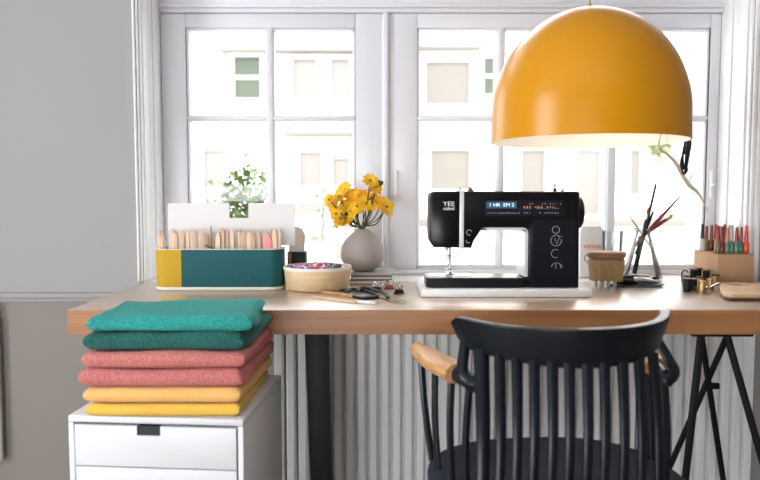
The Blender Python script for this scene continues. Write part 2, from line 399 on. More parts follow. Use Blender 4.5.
# trailing shoot above the bush
e = thing('climbing_shoot', 'thin leafy shoot reaching above the bushy green herb', 'plant', (X(252, 180, 3.0), 2.98, LZ), group='plants on the outer window ledge')
q = Z(146, 2.98) - LZ
link('pot', lathe(B(), [(0, 0), (.03, 0), (.04, .08), (.034, .08), (.03, .07), (0, .07)], 16), 'pot', e)
link('stem', tube(B(), spline([(0, 0, .06), (.02, 0, q * .5), (.01, 0, q * .8), (-.012, 0, q)], 6), .0022, 6), 'leafl', e)
l = B(); rnd = random.Random(5)
for k in range(5): leaf_quads(l, (.005 + rnd.uniform(-.03, .03), 0, q * (.78 + .05 * k)), (.012, .012, .012), 3, .032, rnd)
link('foliage', l, 'leafl', e, ang=180)
# tree down the street seen through the right window
tx = X(660, 160, 9); e = thing('street_tree', 'sunlit pale green tree in the street behind the right window', 'tree', (tx, 9, -3))
link('trunk', tube(B(), spline([(0, 0, 0), (.06, 0, 2), (0, 0, 4.5)], 5), [.035 - .002 * i for i in range(11)], 10), 'stone', e)
link('foliage', leaf_quads(B(), (0, 0, 4.75), (.17, .17, .28), 260, .10, random.Random(9)), 'palel', e, ang=180)
# ================================================================ DESK
DX0, DX1, DY0, DY1 = P(67, 309, 1.66).x, 1.55, 1.66, WY - .003
e = thing('work_desk', 'long light wood desk with black legs below the windows', 'desk', ((DX0 + DX1) / 2, (DY0 + DY1) / 2, 0))
ox, oy = (DX0 + DX1) / 2, (DY0 + DY1) / 2
DB = DZ - .062
top = link('desk_top', box(B(), DX0 - ox, DX1 - ox, DY0 + .004 - oy, DY1 - oy, DB, DZ, .003), 'desk', e)
link('edge_band', box(B(), DX0 - ox + .0005, DX1 - ox, DY0 - oy, DY0 + .004 - oy, DB + .001, DZ - .001, .0), 'deskedge', top)
def desk_part(n, bm, m='black'):
    bmesh.ops.translate(bm, vec=(-ox, -oy, 0), verts=bm.verts); return link(n, bm, m, e)
# left slab leg frame
for y0 in (1.76, 2.08):
    a, c = P(317.5, 335, y0), P(323.5, 480, y0)
    dx = (c.x - a.x) / (a.z - c.z)
    xt = P(317, 335, y0).x; xb = P(325, 550, y0).x
    w0, w1_ = (.031, .027) if y0 < 2 else (.024, .022)
    desk_part('leg', prism(B(), [(xt - w0, DB - .001), (xt + w0, DB - .001), (xb + w1_, 0.001), (xb - w1_, 0.001)], y0 - .02, y0 + .02, 'y', .004))
    if y0 < 2: xf = xt
desk_part('leg_rail', box(B(), xf - .028, xf + .022, 1.745, 2.10, DB - .03, DB - .0005, .003))
# right trestle: two A frames with crossing braces
def leg_line(p0, p1, y0, y1, r=.0095):
    a = P(*p0, y0); c = P(*p1, y0); dirx = (c.x - a.x) / (c.z - a.z)
    x_b = a.x + dirx * (0.002 - a.z); xt_ = a.x + dirx * (DB - .002 - a.z)
    return tube(B(), [(x_b, y1, .002), (xt_, y0, DB - .002)], r, 8)
desk_part('leg', leg_line((701, 336), (683, 480), 1.75, 1.73))
desk_part('leg', leg_line((727, 336), (760, 458), 1.75, 1.73))
desk_part('leg', leg_line((704, 340), (736, 480), 1.93, 2.05, .0085))
desk_part('leg', leg_line((728, 340), (693, 445), 1.93, 2.05, .0085))
xa, xb_ = P(701, 336, 1.75).x, P(727, 336, 1.75).x
desk_part('leg_rail', box(B(), xa - .03, xb_ + .06, 1.73, 1.95, DB - .02, DB - .0005, .003))
q = P(713, 386, 1.98); desk_part('brace', tube(B(), [(q.x - .016, q.y, q.z), (q.x + .016, q.y, q.z)], .010, 8))
# ================================================================ RADIATOR
RX0, RX1, RY = P(274, 400, 2.14).x, P(752, 400, 2.14).x, 2.14
e = thing('radiator', 'wide white ribbed radiator under the desk below the windows', 'radiator', ((RX0 + RX1) / 2, RY, 0))
pitch = .0365; n = int((RX1 - RX0) / pitch)
b = B(); cols = []
rz0, rz1 = .10, .655
W = RX1 - RX0; prof = []
for i in range(n):
    x = -W / 2 + i * W / n; p_ = W / n
    for k in range(8):
        t = k / 8; prof.append((x + t * p_, -.034 * min(1., 1.9 * math.sin(PI * t)) + .012))
prof.append((W / 2, 0)); prof += [(W / 2, .035), (-W / 2, .035)]
prism(b, [(x, y) for x, y in prof], rz0, rz1, 'z')
link('ribbed_panel', b, 'rad', e)
b = B(); box(b, -W / 2, W / 2, -.012, .037, rz1, rz1 + .022, .006); link('top_rail', b, 'rad', e)
for s in (-1, 1): link('foot', box(B(), s * (W / 2 - .15) - .02, s * (W / 2 - .15) + .02, -.005, .03, .0005, rz0 + .002, .003), 'rad', e)
link('valve', tube(B(), [(-W / 2 - .03, .01, .0), (-W / 2 - .03, .01, .16), (-W / 2 + .002, .01, .18)], .009, 10), 'chrome', e)
# ================================================================ DRAWER CABINET + TOWELS
ca = math.radians(-4.5)
cfx0, cfx1, CY = P(66.5, 430, 1.40).x, P(246, 430, 1.40).x, 1.40
cw = cfx1 - cfx0; ctz = Z(416.5, 1.40); cdp = .355
e = thing('drawer_cabinet', 'white drawer cabinet carrying the pile of folded towels', 'cabinet', (cfx0, CY + .008, 0), (0, 0, ca))
b = B(); t_ = .012
box(b, 0, t_, 0, cdp, 0, ctz - .0145, .002); box(b, cw - t_, cw, 0, cdp, 0, ctz - .0145, .002); box(b, t_, cw - t_, cdp - .008, cdp, .02, ctz - .016); box(b, t_, cw - t_, .004, cdp, .02, .035)
link('body', b, 'cab', e)
link('top_panel', box(B(), 0, cw, 0, cdp, ctz - .014, ctz, .002), 'cab', e)
zs = [ctz - .019, Z(466, 1.40), Z(466, 1.40) - .085, Z(466, 1.40) - .18, Z(466, 1.40) - .29, .05]
for i in range(5):
    z1, z0 = zs[i] - (.0 if i == 0 else .0025), zs[i + 1]
    x0, x1 = t_ + .003, cw - t_ - .003; cx = cw * .465; hw, hh = .025, .020
    b = B()
    if i: prism(b, [(x0, z0), (x1, z0), (x1, z1), (x0, z1)], -.002, .014, 'y', .0012); link('drawer', b, 'cab', e); continue
    prism(b, [(x0, z0), (x1, z0), (x1, z1), (cx + hw, z1), (cx + hw, z1 - hh), (cx - hw, z1 - hh), (cx - hw, z1), (x0, z1)], -.002, .014, 'y', .0012)
    d = link('drawer', b, 'cab', e)
    link('recess_shade', box(B(), cx - hw + .0002, cx + hw - .0002, .001, .013, z1 - hh + .0002, z1 - .0005), 'dark', d)  # near-black block fills the cutout, standing in for its shade
def towel(label, px0, px1, r_bot, r_top, mt, y0, y1, seed, zb_, h, endpx=None, puff=1., dx_back=0., layers=2, group='folded towels on the drawer cabinet'):
    """folded cloth: hairpin section in YZ swept along X"""
    xl, xr = X(px0, 380, y0), X(px1, 380, y0)
    D = y1 - y0; cxm = (xl + xr) / 2; w = xr - xl
    # section outline, local y from 0 (front fold) to D; slits open to the back and at the side
    r = h / 2; pts = []
    ns = 9
    pts.append((D, .0))
    for i in range(12): pts.append((r + (D - r) * (1 - (i + 1) / 12), 0))
    for i in range(1, ns): a = -PI / 2 - PI * i / ns; pts.append((r + r * math.cos(a), r + r * math.sin(a)))
    for i in range(13): pts.append((r + (D - r) * i / 12, h))
    g = h * .03
    # back edge then slit
    pts.append((D + .004, h * .75)); pts.append((D, h * .5 + g))
    for i in range(9): pts.append((D - (D - r * .7) * (i + 1) / 9, h * .5 + g))
    for i in range(9): pts.append((r * .7 + (D - r * .7) * (i + .0) / 9, h * .5 - g))
    pts.append((D, h * .5 - g)); pts.append((D + .004, h * .25))
    bm = B(); N = 44; rings = []
    for k in range(N + 1):
        s = k / N; x = -w / 2 + w * s
        e_ = min(s, 1 - s) * w; rd = .016
        sc = 1 if e_ > rd else math.sqrt(max(0, 1 - ((rd - e_) / rd) ** 2)) * .40 + .60
        ring = []
        for (y, z) in pts:
            zz = h * .5 + (z - h * .5) * sc
            nz = noise.noise(Vector((x * 9 + seed * 7.3, y * 9, z * 20))) * .006 * puff
            n2 = noise.noise(Vector((x * 30 + seed * 3.3, y * 30, z * 40))) * .0014 * puff
            ny = noise.noise(Vector((x * 6 - seed * 5.1, y * 5, z * 12 + 9))) * .006 * puff
            nx = noise.noise(Vector((seed * 2.2, y * 7, z * 18))) * .007 * puff
            lim = max(0., min(1., z / h))                      # the underside stays flat
            yy = y + ny * (1 if y < D * .5 else .5)
            ring.append(bm.verts.new((x + nx + dx_back * y / D, max(yy, -.006), max(.0004, zz + (nz + n2) * lim * .55 - .0016 * lim))))
        rings.append(ring)
    m_ = len(pts)
    for A, C in zip(rings, rings[1:]):
        for q in range(m_): bm.faces.new((A[q], A[(q + 1) % m_], C[(q + 1) % m_], C[q]))
    for ring in (rings[0], rings[-1]):
        f = bm.faces.new(ring)
        bmesh.ops.triangulate(bm, faces=[f])
    bmesh.ops.recalc_face_normals(bm, faces=bm.faces)
    o = link('folded_towel', bm, mt, None, (cxm, y0, zb_), (0, 0, 0), 60)
    tag(o, label, 'towel', group)
    return o
tz = ctz + .0006
spec = [
 ('yellow folded cloth at the very bottom of the pile', 84, 238, 'yellow', 1.392, 1.70, .028, .5, .012),
 ('light apricot folded cloth second from the bottom of the pile', 83, 240, 'apricot', 1.392, 1.705, .034, .6, .014),
 ('lower rose pink folded towel, directly above the apricot cloth', 80, 242, 'pink', 1.388, 1.69, .039, 1.0, .016),
 ('upper rose pink folded towel, directly below the dark green one', 81, 243, 'coral', 1.388, 1.68, .037, 1.0, .018),
 ('dark green folded towel second from the top of the pile', 84, 243, 'green', 1.391, 1.648, 0.038, 2.0, .018),
 ('bright teal folded towel on top of the pile', 88, 252, 'teal', 1.396, 1.615, .034, 2.4, -.004)]
for i, (lab, a, c, mt, y0, y1, h, pf, db) in enumerate(spec):
    towel(lab, a, c, 0, 0, mt, y0, y1, i + 1, tz, h, puff=pf, dx_back=db); tz += h + .0006
print('towel top', tz)
# ================================================================ CHAIR
ccx = (X(452, 330, 1.37) + X(667, 330, 1.37)) / 2
e = thing('windsor_armchair', 'black spindle-back armchair with wooden arm tips drawn up to the desk', 'chair', (ccx, 1.36, 0), (0, 0, math.radians(6)))
hw = (X(667, 330, 1.37) - X(452, 330, 1.37)) / 2 - .01
def rail_xy(s):                # s -1..1 ; crest rail curved around the sitter
    a = s * 1.15
    rx = hw / math.sin(1.15)
    return rx * math.sin(a), -.165 + (1 - math.cos(a)) * .17 / (1 - math.cos(1.15))
SZ = .455
ztop = Z(329, 1.36 - .165); 
b = B(); N = 40; rings = []
for i in range(N + 1):
    s = -1 + 2 * i / N; x, y = rail_xy(s); x2, y2 = rail_xy(s + .01); t = Vector((x2 - x, y2 - y, 0)).normalized(); nrm = Vector((t.y, -t.x, 0))
    en = min(1 - abs(s), .08) / .08; sc = math.sqrt(max(0, 1 - (1 - en) ** 2)) * .38 + .62
    hh = (.035 + .003 * math.cos(s * 3)) * sc; th = .0105
    zc = ztop - .035 + .007 * s * s + (.0035 * s)
    sec = rr(-th, th, -hh, hh, [.008, .008, .0035, .0035], 4)
    rings.append([b.verts.new(Vector((x, y, zc)) + nrm * (u + .010 * v / hh) + Vector((0, 0, v))) for u, v in sec])
for A, C in zip(rings, rings[1:]):
    m_ = len(A)
    for q in range(m_): b.faces.new((A[q], A[(q + 1) % m_], C[(q + 1) % m_], C[q]))
b.faces.new(rings[0][::-1]); b.faces.new(rings[-1]); bmesh.ops.recalc_face_normals(b, faces=b.faces)
link('crest_rail', b, 'chair', e)
# seat: rounded saddle
b = B()
def seat_pt(a, k=1.):
    c, s_ = math.cos(a), math.sin(a); n_ = 2.6
    x = .262 * k * abs(c) ** (2 / n_) * (1 if c > 0 else -1); y = .235 * k * abs(s_) ** (2 / n_) * (1 if s_ > 0 else -1)
    return x, y + .005
rings = []
for k, z in ((.0, SZ - .012), (.35, SZ - .012), (.7, SZ - .008), (.88, SZ), (.96, SZ), (1., SZ - .006), (1.005, SZ - .016), (.97, SZ - .032), (.9, SZ - .038), (0, SZ - .038)):
    rings.append([b.verts.new((*(seat_pt(2 * PI * q / 48, k) if k else (0, 0)), z)) for q in range(48)] if k else [b.verts.new((0, .005, z))])
for A, C in zip(rings, rings[1:]):
    for q in range(48):
        j = (q + 1) % 48
        if len(A) == 1: b.faces.new((A[0], C[q], C[j]))
        elif len(C) == 1: b.faces.new((A[q], C[0], A[j]))
        else: b.faces.new((A[q], C[q], C[j], A[j]))
bmesh.ops.recalc_face_normals(b, faces=b.faces)
link('seat', b, 'seat', e, ang=50)
# back spindles
NS = 11
for i in range(NS):
    tt = (-.855, -.73, -.61, -.483, -.346, -.211, -.063, .09, .27, .46, .67)[i]; s = math.asin(tt * math.sin(1.15)) / 1.15; x, y = rail_xy(s)
    zt_ = ztop - .062 + .007 * s * s
    a = math.atan2(-1, s * 1.05)
    sxp, syp = tt * .212 - .018, -.205 + .075 * tt * tt
    zm_ = (zt_ + SZ) / 2
    wide = .0140 if i == 0 else .0100
    pts = spline([(sxp, syp, SZ - .008), (sxp * .5 + x * .5, syp * .5 + y * .5 - .012, zm_), (x, y, zt_)], 6)
    link('spindle', tube(B(), pts, [wide * (.8 + .35 * k / 12) for k in range(13)], 10, .62, up=(0, 1, 0)), 'chair', e)
# arms: black bent part from the back, wooden tip
AZ = Z(370, 1.36)
for sd in (-1, 1):
    def ap(u):   # u 0..1 along the arm from back to tip
        x = sd * (.190 + .085 * u - .01 * u * u); y = -.075 + .30 * u
        return Vector((x, y, AZ - .004 + .006 * u))
    link('arm_bow', tube(B(), spline([(sd * (hw - .012), -.005 + .0, ztop - .05), (sd * (hw + .004), -.05, AZ + .012), ap(.02), ap(.18), ap(.30)], 6), [.011] * 6 + [.013] * 6 + [.017] * 13, 12, .8), 'chair', e)
    b = B(); sec = []
    rings = []
    for k in range(15):
        u = .26 + .74 * k / 14; p = ap(u); w_ = .016 + .020 * math.sin(PI * min(1, (k + 2) / 15) ** .8); w_ = max(w_, .009)
        hgt = .021 - .004 * k / 14; d = (ap(u + .01) - p).normalized(); nn = Vector((d.y, -d.x, 0))
        if k == 14: w_ *= .6; hgt *= .6
        rings.append([b.verts.new(p + nn * w_ * math.cos(q * PI / 6) + Vector((0, 0, hgt * math.sin(q * PI / 6)))) for q in range(12)])
    for A, C in zip(rings, rings[1:]):
        for q in range(12): b.faces.new((A[q], A[(q + 1) % 12], C[(q + 1) % 12], C[q]))
    b.faces.new(rings[0][::-1]); b.faces.new(rings[-1]); bmesh.ops.recalc_face_normals(b, faces=b.faces)
    o = link('arm_tip', b, 'armwood', e); o['label'] = 'bare wooden arm tip'
    for k, u in enumerate((.10, .34, .60, .86)):
        p = ap(u); q = Vector((sd * (.198 + .040 * min(1, u * 1.6)), -.075 + .24 * u, SZ - .008))
        link('arm_spindle', tube(B(), spline([q, (p + q) / 2 + Vector((sd * .004, 0, 0)), p - Vector((0, 0, .008))], 4), .0075, 8), 'chair', e)
for sx_, sy_ in ((-1, -1), (1, -1), (-1, 1), (1, 1)):
    link('leg', tube(B(), [(sx_ * .16, sy_ * .15, SZ - .036), (sx_ * .185, sy_ * .17, .28), (sx_ * .215, sy_ * .20, .002)], [.014, .018, .012], 12), 'chair', e)
for sd in (-1, 1): link('stretcher', tube(B(), [(sd * .192, -.178, .22), (sd * .192, .178, .22)], .009, 10), 'chair', e)
link('stretcher', tube(B(), [(-.192, 0, .22), (.192, 0, .22)], .009, 10), 'chair', e)
# ================================================================ LAMP
LY = 1.78; lc = P(587.3, 142, LY); LR = 99.5 / 680 * LY * .955
e = thing('pendant_lamp', 'large mustard yellow dome pendant lamp hanging over the desk', 'lamp', (lc.x, LY, lc.z))
HH = P(592, 9.5, LY).z - lc.z + .002
b = B(); prof = []; st = HH * .20
for i in range(4): prof.append((LR * (1.0 - .006 * (i / 3)), st * i / 3))
for i in range(1, 25): a = PI / 2 * i / 24; prof.append((max(LR * .994 * math.cos(a), 0), st + (HH - st) * math.sin(a)))
lathe(b, prof, 72); link('shade', b, 'lamp', e, ang=60)
b = B(); t_ = .0035; prof = [(LR, 0), (LR - t_, 0)]
for i in range(1, 4): prof.append((LR * (1.0 - .006 * (i / 3)) - t_, st * i / 3))
for i in range(1, 25): a = PI / 2 * i / 24; prof.append((max((LR * .994 - t_) * math.cos(a), 0), st + (HH - st - t_) * math.sin(a)))
lathe(b, prof, 72); link('shade_lining', b, 'lampin', e, ang=60)
link('cap', lathe(B(), [(.016, HH - .004), (.016, HH + .003), (.004, HH + .012), (0, HH + .012)], 20), 'cordy', e)
link('cord', tube(B(), [(0, 0, HH + .008), (0, 0, CH - lc.z - .001)], .0022, 8), 'cordy', e)
link('ceiling_rose', lathe(B(), [(.05, CH - lc.z - .0005), (.05, CH - lc.z - .02), (.01, CH - lc.z - .035), (0, CH - lc.z - .035)], 24), 'lamp', e)
link('socket', lathe(B(), [(0, HH - .005), (.02, HH - .005), (.02, HH - .09), (0, HH - .09)], 20), 'white', e)
link('bulb', ball(B(), (0, 0, HH - .13), .035, (1, 1, 1.25), 3), 'bulb', e)
# ================================================================ SEWING MACHINE
MY = 1.885; pY = MY
mb = P(505, 298, 1.862)
bx0, bx1 = P(421, 294, 1.862).x, P(592.5, 294, 1.862).x
bt = Z(289.3, 1.862)
o = link('machine_board', box(B(), bx0 - mb.x, bx1 - mb.x, 0, .25, .001, bt - DZ, .003), 'white', None, (mb.x, 1.862, DZ))
tag(o, 'flat white board under the black sewing machine', 'board')
e = thing('sewing_machine', 'black sewing machine with silver strip standing on a white board', 'sewing machine', (mb.x, MY, bt + .0006))
O = Vector((mb.x, MY, bt + .0006))
def mp(px, py, y=MY): p = P(px, py, y); return (p.x - O.x, p.z - O.z)
def mz(py): return mp(500, py)[1]
def mx_(px, py=240): return mp(px, py)[0]
bot = 0.0008
def arc(c, r, a0, a1, n=6): return [(c[0] + r * math.cos(a0 + (a1 - a0) * i / n), c[1] + r * math.sin(a0 + (a1 - a0) * i / n)) for i in range(n + 1)]
xl, xr_, ztp = mx_(430), mx_(579), mz(191.3)
D2R = PI / 180
zh = mz(247.5)
col_in = mx_(528); zu = mz(227.5); zbt = mz(278)
out = []
out += [(mx_(427), bot), (mx_(579, 285), bot)]
out += arc((xr_ - .008, ztp - .008), .008, 0, PI / 2)
out += arc((xl + .014, ztp - .014), .014, PI / 2, PI)
out += [(xl - .001, mz(225)), (xl + .001, mz(241)), (mx_(434), zh)]
out += [(mx_(471.5), zh - .002), (mx_(474), mz(241))]
out += arc((mx_(485), zu - .012), .012, 150 * D2R, PI / 2)
out += arc((col_in - .014, zu - .014), .014, PI / 2, 0)
out += [(col_in, zbt + .003), (col_in - .003, zbt), (mx_(427), zbt)]
MD = .115
link('body', prism(B(), out, 0, MD, 'y', .005, 3), 'mblack', e, ang=40)
# column face (slightly different black) and seams
FYo = -.0012
link('column_panel', prism(B(), rr(mx_(533), mx_(576.5), mz(286), mz(220), .004), FYo, .003, 'y'), 'mpurple', e)
link('head_cover', prism(B(), [(xl + .002, mz(196)), (xl + .010, mz(193)), (mx_(458.5), mz(193)), (mx_(458.5), mz(246)), (mx_(436), mz(246)), (xl + .003, mz(240))], FYo - .002, .002, 'y', .0015), 'mblack', e)
# silver strip wraps over the top
b = B(); box(b, mx_(459.3), mx_(463.6), -.005, .004, mz(249), mz(190.2), .0012); box(b, mx_(459.3), mx_(463.6), -.004, MD * .8, ztp - .001, ztp + .0028, .001); link('silver_strip', b, 'silver', e)
# silver throat rim
b = B(); pts = arc((mx_(487), zu - .012), .012, 130 * D2R, PI / 2) + arc((col_in - .014, zu - .014), .0135, PI / 2, 0) + [(col_in - .0005, zbt + .004)]
for (p, q) in zip(pts, pts[1:]):
    d = Vector((q[0] - p[0], q[1] - p[1])); 
    if d.length < 1e-6: continue
    nn = Vector((d.y, -d.x)).normalized() * .0085
    v = [b.verts.new((p[0], y, p[1])) for y in (-.003, MD - .01)] + [b.verts.new((q[0], y, q[1])) for y in (-.003, MD - .01)]
    u = [b.verts.new((p[0] + nn.x, y, p[1] + nn.y)) for y in (-.003, MD - .01)] + [b.verts.new((q[0] + nn.x, y, q[1] + nn.y)) for y in (-.003, MD - .01)]
    for f in ((v[0], v[2], v[3], v[1]), (u[0], u[1], u[3], u[2]), (v[0], u[0], u[2], v[2]), (v[1], v[3], u[3], u[1])): b.faces.new(f)
bmesh.ops.recalc_face_normals(b, faces=b.faces)
link('throat_rim', b, 'silver', e, ang=50)
link('needle_plate', box(B(), mx_(430), mx_(474), .03, .105, zbt, zbt + .0015, .0005), 'silver', e)
link('free_arm_cover', prism(B(), rr(mx_(428.5), mx_(524), mz(287.5), mz(279.3), .002), FYo, .002, 'y'), 'mpurple', e)
# display
dsp = link('display', prism(B(), rr(mx_(484.5), mx_(564), mz(216.2), mz(200.2), .002), FYo - .0006, .002, 'y'), 'mpurple', e)
link('screen', prism(B(), rr(mx_(486), mx_(516), mz(208.4), mz(201.6), .0008), -.0026, -.0015, 'y'), 'lcd', dsp)
write('screen_digits', '1 HR  EM 2', .0135, (mx_(501), -.0030, mz(205)), 'lcdtext', dsp, sx=1.1)
b = B(); rnd = random.Random(3)
for i in range(14):
    x = mx_(487 + i * 2.35); box(b, x, x + rnd.uniform(.0015, .004), -.0024, -.0017, mz(213.5), mz(213.5) + rnd.uniform(.002, .004))
for i in range(16):
    for j in range(3):
        x = mx_(521 + i * 2.55)
        if rnd.random() < .62: box(b, x, x + .0028, -.0024, -.0017, mz(204.3 + j * 4.6), mz(204.3 + j * 4.6) + rnd.uniform(.0012, .004))
link('stitch_symbols', b, 'greyp', dsp)
b = B()
for i in range(11):
    x = mx_(523 + i * 2.9)
    if i not in (3, 7): box(b, x, x + .0032, -.0026, -.0017, mz(207.8), mz(206.4) + rnd.uniform(0, .0015))
link('orange_symbols', b, 'orange', dsp)
write('logo', 'YEE', .0175, (mx_(448.5), -.0038, mz(204)), 'mtext', e, .0005, sx=1.15)
write('logo', 'nidnid', .0135, (mx_(448.5), -.0038, mz(208.6)), 'mtext', e, .0005, sx=.95)
# small blue marks by the strip
def ringmesh(cx, cz, r, w, a0=0, a1=2 * PI, n=28, y=-.0022, sx=1.):
    b = B(); pr = None
    for i in range(n + 1):
        a = a0 + (a1 - a0) * i / n
        q = [b.verts.new((cx + k * sx * math.cos(a), y, cz + k * math.sin(a))) for k in (r - w, r)]
        if pr: b.faces.new((pr[0], pr[1], q[1], q[0]))
        pr = q
    ex = bmesh.ops.extrude_face_region(b, geom=list(b.faces)); bmesh.ops.translate(b, vec=(0, .001, 0), verts=[v for v in ex['geom'] if isinstance(v, bmesh.types.BMVert)])
    bmesh.ops.recalc_face_normals(b, faces=b.faces); return b
link('guide_mark', ringmesh(mx_(469), mz(232.5), .008, .0016, .3, 5.2, y=-.0012), 'lineblue', e)
link('guide_mark', ringmesh(mx_(468), mz(241), .006, .0014, 2.6, 5.6, y=-.0012), 'lineblue', e)
for (px, py, r, a0, a1) in ((555.5, 229.8, .0105, 0, 6.28), (556, 240.5, .0155, .9, 6.5), (555.5, 253.5, .0120, 1., 5.2), (557, 268.5, .0165, .25, 2.9)):
    link('dial_mark', ringmesh(mx_(px), mz(py), r, .0013, a0, a1), 'lineblue', e)
b = B(); tube(b, [(mx_(554.5), -.002, mz(238)), (mx_(556.5), -.002, mz(244)), (mx_(559.5), -.002, mz(236.5)), (mx_(562), -.002, mz(236.5))], .0007, 5)
tube(b, [(mx_(556), -.002, mz(264)), (mx_(556), -.002, mz(268.5))], .0007, 5); tube(b, [(mx_(560), -.002, mz(264)), (mx_(561.5), -.002, mz(268.5))], .0007, 5)
link('dial_mark', b, 'lineblue', e)
# handwheel
hz = mz(213); b = B()
lathe(b, [(0, .0), (.040, .0), (.045, .003), (.045, .018), (.040, .0215), (.02, .0215), (.018, .023), (0, .023)], 40, (xr_ - .001, .058, hz), Matrix.Rotation(PI / 2, 4, 'Y'))
link('handwheel', b, 'mblack', e)
# thread guides and spool pins on top
def topk(px, w_, h_, y, m='iron', head=None):
    b = B(); x = mx_(px, 190); box(b, x - w_, x + w_, y - .008, y + .008, ztp, ztp + h_ * .5, .001); cyl(b, (x, y, ztp + h_ * .3), (x, y, ztp + h_), w_ * .5, n=8)
    if head: ball(b, (x + head[0], y, ztp + h_), head[1], (1.6, 1, .5))
    return link('thread_guide', b, m, e)
topk(461.5, .004, .010, .03, 'chrome', (0, .0028)); topk(473, .008, .010, .05, 'iron', (-.002, .004))
topk(558.5, .004, .018, .04, 'iron', (0, .005)); topk(567, .003, .016, .05, 'chrome', (.009, .003))
# needle bar and presser foot
nx, ny = mx_(451), .055
b = B(); cyl(b, (nx, ny, zh + .002), (nx, ny, mz(264)), .0058); cyl(b, (nx, ny, mz(262)), (nx, ny, zbt + .008), .002, .001, 8); cyl(b, (nx - .010, ny - .004, zh - .004), (nx + .004, ny - .004, zh - .004), .0032); ball(b, (nx - .0, ny - .006, mz(258)), .006, (1, .8, .8))
link('needle_bar', b, 'chrome', e)
b = B(); cyl(b, (nx + .005, ny + .012, zh + .002), (nx + .005, ny + .012, zbt + .010), .003); box(b, nx - .012, nx + .016, ny - .004, ny + .02, zbt + .003, zbt + .006, .001); box(b, nx - .006, nx + .010, ny - .008, ny + .014, zbt + .006, zbt + .011, .001); box(b, nx - .010, nx + .009, ny, ny + .01, zbt + .018, zbt + .021, .001)
link('presser_foot', b, 'chrome', e)
b = B(); tube(b, spline([(nx - .014, ny, zh - .006), (nx - .006, ny - .004, zh - .010), (nx + .006, ny - .004, zh - .008)], 4), .0016, 6); ball(b, (mx_(437.5), ny, zh - .009), .0022); tube(b, [(mx_(437.5), ny, zh - .008), (mx_(440), ny, zh + .001)], .0009, 6)
link('threader', b, 'iron', e)
link('lifter_lever', tube(B(), spline([(mx_(478), MD - .02, zu - .006), (mx_(486), MD - .03, zu - .010), (mx_(494), MD - .03, zu - .009)], 4), .004, 8, .5), 'iron', e)
link('throat_light', box(B(), mx_(509), mx_(517), .05, .08, zu - .006, zu, .001), 'iron', e)
# ================================================================ TEAL BOX with card and pegs
TY = 2.0; tx0, tx1 = P(159.5, 270, TY + .055).x, P(284, 270, TY + .055).x
tw, td = tx1 - tx0, .115; th_ = Z(249.5, TY) - DZ
e = thing('craft_box', 'teal and mustard oval-ended box filled with wooden pegs', 'box', ((tx0 + tx1) / 2, TY + td / 2, DZ))
def outl(k=0., n=10):
    r = td / 2 - .004; out = []
    for (cx, cy, a0) in ((-tw / 2 + .035, -td / 2 + .035, PI), (tw / 2 - .035, -td / 2 + .035, 1.5 * PI), (tw / 2 - .035, td / 2 - .035, 0), (-tw / 2 + .035, td / 2 - .035, PI / 2)):
        for i in range(n + 1): a = a0 + i / n * PI / 2; out.append((cx + (.035 + k) * math.cos(a), cy + (.035 + k) * math.sin(a)))
    return out
def shell(bm, k0, k1, z0, z1):
    o1, o2 = outl(k0), outl(k1); n = len(o1)
    v = [[bm.verts.new((*p, z)) for p in o_] for o_, z in ((o1, z0), (o1, z1), (o2, z1), (o2, z0))]
    for a in range(4):
        A, C = v[a], v[(a + 1) % 4]
        for i in range(n): bm.faces.new((A[i], A[(i + 1) % n], C[(i + 1) % n], C[i]))
    bmesh.ops.recalc_face_normals(bm, faces=bm.faces)
b = B(); shell(b, 0, -.004, .008, th_); link('wall', b, 'tealcard', e, ang=50)
b = B(); prism(b, outl(.002), .0008, .011, 'z', .002); o = link('base_tray', b, 'cream', e)
b = B(); shell(b, .0012, -.0052, th_ - .0005, th_ + .0016); link('rim', b, 'cream', e)
# mustard end sleeve (left quarter of the outline)
ol = outl(.0012); xs = mp(0, 0)[0]
xcut = X(181.5, 270, TY) - (tx0 + tx1) / 2
seq = [(xcut, -td / 2 - .0012)] + [p for p in ol[:11]][::-1] + [p for p in ol[33:44]][::-1] + [(xcut, td / 2 + .0012)]
b = B(); pr = None
for p in seq:
    q = [b.verts.new((*p, .0112)), b.verts.new((*p, th_ - .0006))]
    if pr: b.faces.new((pr[0], q[0], q[1], pr[1]))
    pr = q
link('end_sleeve', b, 'mustard', e, ang=50)
# white card standing behind the pegs
cy = TY + td - .030
c0, c1 = P(168, 225, cy), P(295, 225, cy); zt_ = Z(203, cy); zb_ = DZ + .014
n0, n1, nz = P(229, 210, cy).x, P(248.5, 210, cy).x, Z(218, cy)
o = thing('index_card', 'large white card with a square notch standing in the teal box', 'card', ((c0.x + c1.x) / 2, cy, zb_))
mxx = (c0.x + c1.x) / 2
c1x = tx1 - .012
poly = [(c0.x, zb_), (c1x, zb_), (c1x, DZ + th_ + .006), (c1.x, DZ + th_ + .006), (c1.x, zt_), (n1, zt_), (n1 - .001, nz), (n0 + .001, nz), (n0, zt_)] + [(c0.x + .008, zt_), (c0.x + .002, zt_ - .003), (c0.x, zt_ - .01)]
poly = [(x - mxx, z - zb_) for x, z in poly]
link('sheet', prism(B(), poly, 0, .0015, 'y'), 'card', o)
q = P(280.3, 232, cy); link('punched_dot', lathe(B(), [(0, 0), (.0035, 0), (.0035, .001), (0, .001)], 14, (q.x - mxx, -.0012, q.z - zb_), Matrix.Rotation(PI / 2, 4, 'X')), 'dark', o)
